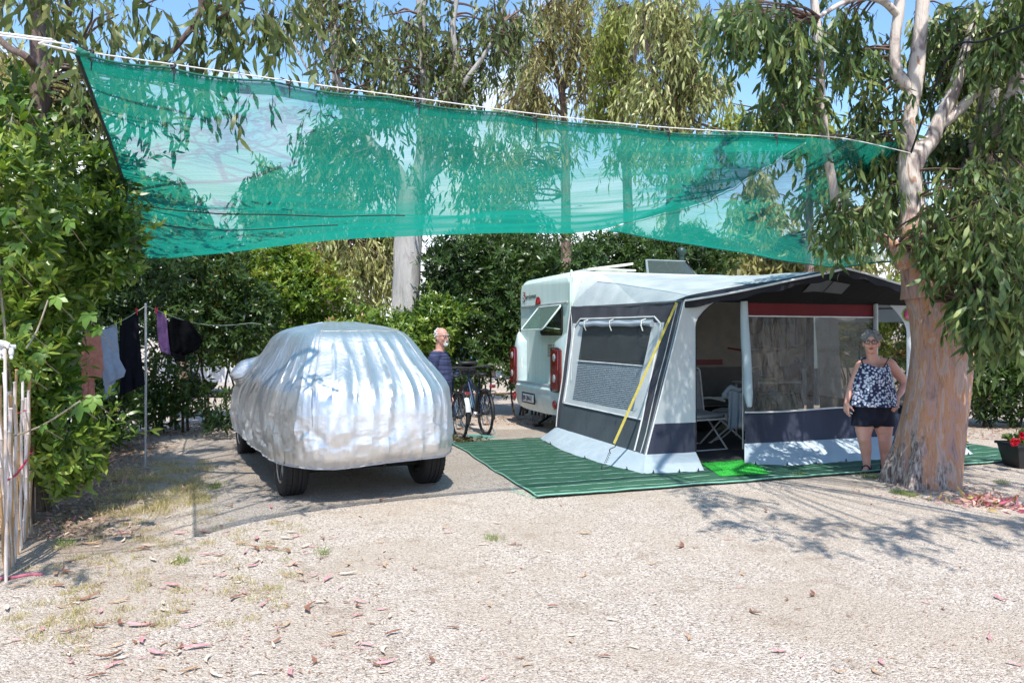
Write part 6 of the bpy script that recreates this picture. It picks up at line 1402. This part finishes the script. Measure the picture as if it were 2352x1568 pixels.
# far belt of trees beyond the site
for i, (px, D) in enumerate(((-150,40),(180,44),(480,38),(700,46),(1000,42),(1300,48),(1600,44),(1900,40),(2200,46),(2500,40))):
    base = V(((px-CX)/FP*D, D, 0)); tp = base+V((0,0,6))
    tree('distant bushy tree closing the view behind the hedges', base, [([base, base+V((.2,0,3)), tp], [.25,.2,.08])],
         [((base.x+RNG.uniform(-3,3), D+RNG.uniform(-1,1), RNG.uniform(1.5,5.6 if px < 900 else 8)), (3.0,1.5,1.6), 34, 8) for _ in range(3 if px < 900 else 4)], [ML_pale, ML_hangg, ML_olive][i % 3], MB_red, L=.4, W=.12, size=1.2, nl=7, n=8, brr=.03, twigs=False)

# ================================================================== hedges and shrubs
def hedge(label, base, blobs, ml, L, W, k=7, stems=0, sp=1.0, name='hedge_shrub', z0=0, fill=1., tip=.5):
    r = thing(name, base, label, 'shrub'); st = []
    for i in range(stems):
        x = base+V((RNG.uniform(-sp,sp), RNG.uniform(.0,.35), -base.z)); st.append(([x, x+V((RNG.uniform(-.1,.1),0,.6)), x+V((RNG.uniform(-.2,.2),RNG.uniform(0,.2),1.2)), x+V((RNG.uniform(-.3,.3),RNG.uniform(0,.2),1.8))], [.024,.02,.014,.008]))
    shrub(r, blobs, ml, L, W, k, M_stem, st, fill, tip)
# left hedge, near to far
hedge('tall glossy laurel shrub at the left edge behind the cane fence', V((-4.15,6.7,0)), [((-4.15,6.6,2.0),(.58,.5,.75),520), ((-4.2,6.5,1.2),(.5,.5,.8),380), ((-3.80,6.55,.62),(.27,.45,.42),240), ((-4.15,6.7,3.0),(.60,.4,.5),190), ((-4.35,6.6,3.6),(.38,.35,.28),70), ((-4.2,5.7,2.3),(.35,.3,.9),200), ((-3.5,6.7,2.35),(.28,.3,.42),150), ((-4.05,6.45,1.3),(.30,.4,1.0),400), ((-3.80,5.95,2.6),(.36,.28,.8),170), ((-3.9,5.9,1.5),(.22,.25,.5),90), ((-3.55,6.8,3.0),(.25,.3,.3),60)], ML_laurel, .125, .038, 7, 4, .25)
hedge('laurel shrub on the left reaching up to the net edge', V((-5.0,8.0,0)), [((-4.35,7.9,2.65),(.58,.5,.60),430), ((-5.1,7.9,1.3),(.4,.6,1.2),420), ((-4.9,8.0,2.6),(.5,.5,.6),260)], ML_laurel, .115, .035, 7, 3, .2)
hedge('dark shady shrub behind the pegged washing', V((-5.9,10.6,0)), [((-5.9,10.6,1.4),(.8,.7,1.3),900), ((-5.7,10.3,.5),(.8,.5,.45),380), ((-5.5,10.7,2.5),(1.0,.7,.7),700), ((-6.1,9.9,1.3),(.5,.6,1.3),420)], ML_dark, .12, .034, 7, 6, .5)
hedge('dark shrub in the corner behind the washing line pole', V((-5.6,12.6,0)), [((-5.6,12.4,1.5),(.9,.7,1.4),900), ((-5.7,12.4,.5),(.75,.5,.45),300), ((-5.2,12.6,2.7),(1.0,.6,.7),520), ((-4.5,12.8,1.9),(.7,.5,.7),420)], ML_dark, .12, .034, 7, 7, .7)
# rear hedge (sunny left part)
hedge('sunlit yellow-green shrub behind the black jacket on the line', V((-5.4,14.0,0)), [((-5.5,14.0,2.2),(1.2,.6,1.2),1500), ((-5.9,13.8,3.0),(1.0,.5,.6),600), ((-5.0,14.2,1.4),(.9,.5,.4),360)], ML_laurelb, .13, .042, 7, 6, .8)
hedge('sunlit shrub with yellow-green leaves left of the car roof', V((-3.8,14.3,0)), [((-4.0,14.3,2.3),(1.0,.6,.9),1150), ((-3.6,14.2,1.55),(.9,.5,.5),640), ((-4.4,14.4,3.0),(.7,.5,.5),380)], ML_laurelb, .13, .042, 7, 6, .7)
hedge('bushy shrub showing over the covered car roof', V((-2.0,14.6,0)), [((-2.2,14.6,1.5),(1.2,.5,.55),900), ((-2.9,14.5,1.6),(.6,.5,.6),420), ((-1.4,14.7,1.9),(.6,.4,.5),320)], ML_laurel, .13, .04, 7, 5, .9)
hedge('low leafy branches reaching over the gravel under the rear hedge', V((-4.3,12.6,0)), [((-4.2,12.5,.62),(.7,.4,.16),40), ((-4.5,11.8,.32),(.35,.4,.22),40), ((-3.7,11.9,.28),(.55,.4,.22),60)], ML_dark, .14, .034, 7, 3, .5)
# rear hedge, dark tall oleanders behind the man and the bicycles
for lab, x, y, bl, st in (
 ('dark oleander right behind the man', -1.2, 15.2, [((-1.3,15.2,1.9),(.75,.6,1.0),900), ((-1.1,15.3,3.0),(.7,.6,.7),560), ((-.9,15.0,1.0),(.6,.5,.6),260)], 7),
 ('tall dark oleander behind the bicycles', -.1, 15.2, [((-.15,15.2,2.0),(.8,.6,1.0),1050), ((-.1,15.3,3.1),(.8,.6,.7),720), ((.1,15.0,1.0),(.7,.5,.7),300)], 9),
 ('dark oleander half hidden by the caravan rear corner', .95, 15.6, [((.8,15.5,1.5),(.7,.5,1.4),1000), ((1.2,15.7,3.0),(.8,.6,.8),720)], 7),
 ('oleander top showing over the caravan roof vent', 2.2, 16.4, [((2.3,16.4,3.1),(1.0,.6,.9),1250), ((2.2,16.5,1.6),(.8,.5,1.2),200)], 5),
 ('oleander top showing behind the caravan skylight', 3.7, 17.0, [((3.8,17.0,3.1),(1.1,.6,.95),1300), ((3.8,17.0,1.6),(1.0,.5,1.0),160)], 5),
 ('green shrub behind the awning roof peak', 7.2, 17.6, [((7.3,17.6,1.9),(1.2,.6,1.0),1000), ((5.9,17.8,1.8),(.9,.5,.9),420)], 5),
 ('sunlit shrub between the awning roof and the big trunk', 9.0, 16.8, [((8.8,16.6,1.9),(1.1,.6,1.1),1100)], 5),
 ('dark hedge bush at the right edge behind the big trunk', 8.8, 13.2, [((8.5,13.3,1.0),(1.1,.6,1.0),1300), ((9.6,12.6,1.1),(.9,.7,1.1),900), ((7.7,13.9,1.1),(.8,.5,1.0),500)], 8)):
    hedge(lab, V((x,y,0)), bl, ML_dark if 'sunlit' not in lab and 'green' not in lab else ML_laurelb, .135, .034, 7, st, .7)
# near broad lobed leaves: a mulberry sapling pushing out of the hedge
def lobed(lb, c, d, n, s, rnd):
    d = V(d).normalized(); n = V(n).normalized(); sd = d.cross(n).normalized(); N = 5
    for a, l in ((0,1),(.75,.8),(-.75,.8),(1.5,.5),(-1.5,.5)):
        dd = d*math.cos(a)+sd*math.sin(a); lb.add(np.array([list(c)]), np.array([list(dd)]), s*l, s*l*.52, rnd, .05, np.array([list(n)]), (.4,1,.75,.62))
ms = thing('mulberry_sapling', V((-3.5,5.9,0)), 'young sapling with bright lobed leaves poking out of the left hedge', 'sapling'); lb = LB(); w3 = MB()
for px, py, s, dep in ((130,680,.20,5.4),(205,720,.22,5.4),(230,750,.17,5.4),(185,925,.25,5.3),(215,910,.20,5.3),(90,810,.16,5.1),(60,850,.16,5.1),(60,745,.14,5.1),(18,480,.22,4.9),(160,505,.2,5.5),(200,225,.16,5.9),(150,225,.14,5.9),(185,250,.16,5.9),(60,230,.15,5.6),(10,225,.16,5.4),(120,260,.15,5.6),(40,560,.16,5.0),(100,975,.12,5.2),(20,590,.13,5.0)):
    c = P(px,py,dep); lobed(lb, c, (RNG.uniform(-.5,.5),RNG.uniform(-.4,0),-.8), (RNG.uniform(-.3,.3),-.8,.7), s*.58, RNG.random())
    w3.tube([c, c+V((-.05,.1,-.04)), c+V((-.13,.45,-.16))], [.0025,.003,.004], 4, sub=2)
for a, b in (((0,1010,5.2),(185,920,5.3)), ((60,800,5.2),(110,690,5.6))): w3.tube([P(*a), P((a[0]+b[0])/2,(a[1]+b[1])/2+14,(a[2]+b[2])/2), P(*b)], .006, 5, sub=3)
w3.tube([V((-3.75,6.0,0)), V((-3.85,5.9,1.2)), V((-3.95,5.9,2.4)), V((-3.9,6.0,3.3))], [.014,.011,.009,.006], 6, sub=3)
w3.build('stem', pm('green_twig', (.28,.26,.20), (.2,.15,.1)), ms); lb.build('foliage', ML_mul, ms)

# ================================================================== beyond the hedge
def farcar(loc, rz, col, label):
    r = thing('parked_car', loc, label, 'car', rz); m = MB()
    prof = [(-2.1,.35),(-2.15,.8),(-1.9,1.0),(-1.5,1.42),(.3,1.45),(1.0,1.0),(1.9,.88),(2.1,.7),(2.1,.35)]
    m.extrude([V((x,-.82,z)) for x, z in prof], (0,1.64,0)); m.build('body', pm('car_paint', col, rough=.25, bst=0, coat=.8), r, world=False)
    MB().extrude([V((x,-.83,z)) for x, z in [(-1.7,1.0),(-1.4,1.34),(.22,1.37),(.8,1.0)]], (0,1.66,0)).build('window', M_darkglass, r, world=False)
    for x in (-1.35,1.3):
        for y in (-.78,.78): MB().lathe([(0,-.1),(.3,-.1),(.33,-.06),(.33,.06),(.3,.1),(0,.1)], (x,y,.33), Matrix.Rotation(math.pi/2, 3, 'X'), 20).build('wheel', M_tyre, r, world=False)
farcar(V((-7.4,21.5,0)), .1, (.6,.62,.64), 'white car glimpsed through the sunlit hedge left of the covered car')
farcar(V((-3.2,24,0)), 2.9, (.03,.08,.25), 'blue car glimpsed through the hedge behind the covered car')
ta = thing('green_tarpaulin', P(725,700,24), 'grey-green tarpaulin edge hanging beyond the hedge beside the reddish trunk', 'tarpaulin')
tl = [P(690,690,24), P(745,685,24)]
MB().grid(lambda u, v: P(690+58*u, 684+(24*math.sin(math.pi*min(1,u*.8+.2))+8)*v, 24)+V((0,.2*math.sin(u*5),0)), 16, 6).build('cloth', pm('tarp', (.16,.26,.20), transl=.3), ta)
MB().tube([P(690,684,24), V((P(690,684,24).x,24,0))], .03, 6).tube([P(748,684,24), V((P(748,684,24).x,24,0))], .03, 6).build('pole', M_pole, ta)
tag(MB().tube([V((-5.9,13.3,.55)), V((-4.6,13.2,.52)), V((-3.2,13.1,.50)), V((-1.2,13.9,.52)), V((1.5,14.8,.5))], .018, 6).tube([V((-5.9,13.3,0)),V((-5.9,13.3,.6))], .03, 6).tube([V((-3.0,13.1,0)),V((-3.0,13.1,.55))], .03, 6).tube([V((.6,14.5,0)),V((.6,14.5,.55))], .03, 6).build('low_rail', pm('rail_brown', (.14,.08,.05), rough=.7)), 'thin brown rail running low through the foot of the rear hedge', 'rail')

# ================================================================== leaf litter, grass, fallen leaves
def litter(n, fn, name, label, L=.06, W=.016, mat=None, zr=.012):
    lb = LB(); p = np.array([fn() for _ in range(n)]); p[:, 2] += RNG.random(n)*zr+.006
    lb.add(p, RNG.normal(size=(n,3))*np.array([1,1,.22]), L*RNG.uniform(.5,1.3,n), W*RNG.uniform(.7,1.2,n), RNG.random(n), .2, np.array([0,0,1])+RNG.normal(size=(n,3))*.4)
    return tag(lb.build(name, mat or M_dry), label, None, None, 'stuff')
def gp(x0, x1, y0, y1):
    def f():
        g_ = G(RNG.uniform(x0, x1), RNG.uniform(y0, y1)); return [g_.x, g_.y, 0.0]
    return f
def hedgefoot():
    t = RNG.random(); return [-3.6-.42*(t*6.5)+RNG.normal()*.35, 5.9+t*6.8, 0]
litter(3200, hedgefoot, 'leaf_litter', 'brown leaf litter under the left hedge', .07, .018)
litter(1500, lambda: [RNG.uniform(-6,-2), RNG.uniform(12,14), 0], 'leaf_litter', 'leaf litter under the rear hedge', .07, .018)
litter(1400, lambda: [RNG.uniform(-1.5,2), RNG.uniform(13.6,15), 0], 'leaf_litter', 'leaf litter under the oleanders', .07, .018)
litter(900, lambda: [RNG.uniform(6.5,10), RNG.uniform(11.6,13.5), 0], 'leaf_litter', 'leaf litter under the right hedge', .08, .02)
litter(700, gp(150,900,1180,1560), 'leaf_litter', 'small dry leaf scraps scattered on the left gravel', .035, .009)
litter(700, gp(900,2352,1120,1560), 'leaf_litter', 'small dry leaf scraps scattered on the gravel', .026, .007)
litter(240, lambda: [4.36+RNG.normal()*.5, 7.6+RNG.normal()*.22, 0], 'leaf_litter', 'dry scraps round the foot of the big trunk', .06, .015)
# raked pile
pc = G(2262,1158); lb = LB(); n = 260; q = RNG.normal(size=(n,2)); p = np.stack([pc.x+q[:,0]*.16, pc.y+q[:,1]*.13-q[:,0]*.06, np.maximum(0, .07-.03*(q**2).sum(1))*RNG.random(n)+.012], 1)
lb.add(p, RNG.normal(size=(n,3))*np.array([1,1,.45]), RNG.uniform(.07,.15,n), RNG.uniform(.022,.035,n), RNG.random(n), .2)
tag(lb.build('leaf_pile', leafmat('pile_leaf', [(.42,.10,.14),(.55,.30,.28),(.60,.42,.34),(.45,.42,.10),(.30,.12,.08),(.62,.45,.42)], .2, .6)), 'small heap of pink and yellow fallen leaves right of the big trunk', None, None, 'stuff')
pc2 = G(1070,1014); lb = LB(); n = 90; q = RNG.normal(size=(n,2)); p = np.stack([pc2.x+q[:,0]*.16, pc2.y+q[:,1]*.08, .01+RNG.random(n)*.04], 1); lb.add(p, RNG.normal(size=(n,3))*np.array([1,1,.4]), .11, .028, RNG.random(n), .2)
tag(lb.build('leaf_pile', leafmat('pile_leaf2', [(.10,.07,.03),(.22,.20,.05),(.06,.05,.03)], .2, .6)), 'small heap of dark leaves beside the wire rake', None, None, 'stuff')
# grass
def grass(n, fn, label, L, cols):
    lb = LB(); p = np.array([fn() for _ in range(n)]); lb.add(p, RNG.normal(size=(n,3))*np.array([.55,.55,.1])+np.array([0,0,.8]), L*RNG.uniform(.4,1.3,n), .004, RNG.random(n), .25)
    tag(lb.build('grass', leafmat('grass_blade', cols, .3, .6)), label, None, None, 'stuff')
dry = [(.36,.30,.14),(.46,.38,.20),(.30,.32,.10),(.52,.42,.26)]; grn = [(.10,.18,.03),(.16,.25,.05),(.28,.30,.10)]
def tufts(cs, r):
    def f():
        c_ = cs[RNG.integers(len(cs))]; return [c_[0]+RNG.normal()*r, c_[1]+RNG.normal()*r, 0]
    return f
cs = [tuple(G(RNG.uniform(235,470), RNG.uniform(1065,1190)))[:2] for _ in range(60)]
grass(6500, tufts(cs, .07), 'dry straw-coloured grass patch beside the left hedge', .07, dry)
cs = [tuple(G(RNG.uniform(60,700), RNG.uniform(1190,1440)))[:2] for _ in range(110)]+[tuple(G(RNG.uniform(0,200), RNG.uniform(1380,1500)))[:2] for _ in range(14)]
grass(5000, tufts(cs, .035), 'thin dry weeds growing through the left gravel', .038, dry)
cs = [tuple(G(x, y))[:2] for x, y in ((500,1115),(490,1122),(2010,1098),(1990,1096),(2025,1100),(2095,1140),(2075,1136),(2060,1132),(420,1290),(150,1250),(740,1270),(1130,1240),(1840,1092),(2300,1110))]
grass(1300, tufts(cs, .035), 'small green weeds by the trunk foot and on the gravel', .055, grn)
# individual fallen leaves on the gravel
vars_ = []
kinds = [('tan', (.38,.23,.13), (.48,.33,.20), 'curled tan eucalyptus leaf lying on the gravel', 'tan fallen leaves'),
         ('pink', (.46,.20,.21), (.56,.32,.31), 'pink eucalyptus leaf lying on the gravel', 'pink fallen leaves'),
         ('rust', (.18,.07,.045), (.26,.13,.08), 'dark rust-brown eucalyptus leaf lying on the gravel', 'brown fallen leaves'),
         ('cream', (.55,.43,.33), (.62,.53,.43), 'pale cream eucalyptus leaf lying on the gravel', 'cream fallen leaves')]
for kn, c1, c2, lab, grp in kinds:
    mt = pm('fallen_'+kn, c1, c2, scale=30, rough=.6, bst=.3, bs=80, spec=.3)
    for j in range(4):
        L = RNG.uniform(.08,.125); W = L*RNG.uniform(.15,.26); cv_ = RNG.uniform(-1.1,1.1); cu = RNG.uniform(.1,.35); tw_ = RNG.uniform(-1,1)
        def lf(u, v):
            w_ = W*math.sin(math.pi*min(1, v**.8))**.8*(1-v*.25); x = (u-.5)*w_; y = (v-.5)*L; y2 = y; x2 = x+cv_*L*.3*math.sin(math.pi*v)
            return V((x2, y2, .006+cu*L*.35*(abs(2*v-1)**2)+abs(u-.5)*w_*.55+tw_*x*(v-.5)*.8+.004))
        m = MB().grid(lf, 4, 12); o = m.build('fallen_leaf', mt); solid(o, .0012); vars_.append((o, lab, grp))
used = set()
def place(px, py, vi, s=1.0):
    src, lab, grp = vars_[vi]
    if vi in used: o = src.copy(); COL.objects.link(o)
    else: o = src; used.add(vi)
    p = G(px, py); p.z = gz(p.x, p.y)
    o.location = p; o.rotation_euler = (RNG.uniform(-.12,.12), RNG.uniform(-.12,.12), RNG.uniform(0, 6.28)); o.scale = (s,s,s); tag(o, lab, 'leaf', grp)
n = 0
while n < 240:
    if RNG.random() < .68: px, py = RNG.uniform(10,900), 1160+400*RNG.random()**1.1
    else: px, py = RNG.uniform(850,2350), 1120+440*RNG.random()**.9
    if py < 1160 and 1020 < px < 1900: continue
    if px < 90 and py < 1340: continue
    place(px, py, int(RNG.integers(16)), RNG.uniform(.5,1.25)*(1 if px < 900 else .8)); n += 1
for px, py in ((580,1265),(505,1325),(395,1350),(590,1290),(470,1225),(285,1435),(440,1440),(230,1440),(655,1270),(720,1400),(1345,1225),(1755,1175),(1555,1255),(905,1460),(195,1375),(555,1250)): place(px, py, int(RNG.integers(16)), 1.3)
for i, (o, lab, grp) in enumerate(vars_):
    if i not in used: bpy.data.objects.remove(o)
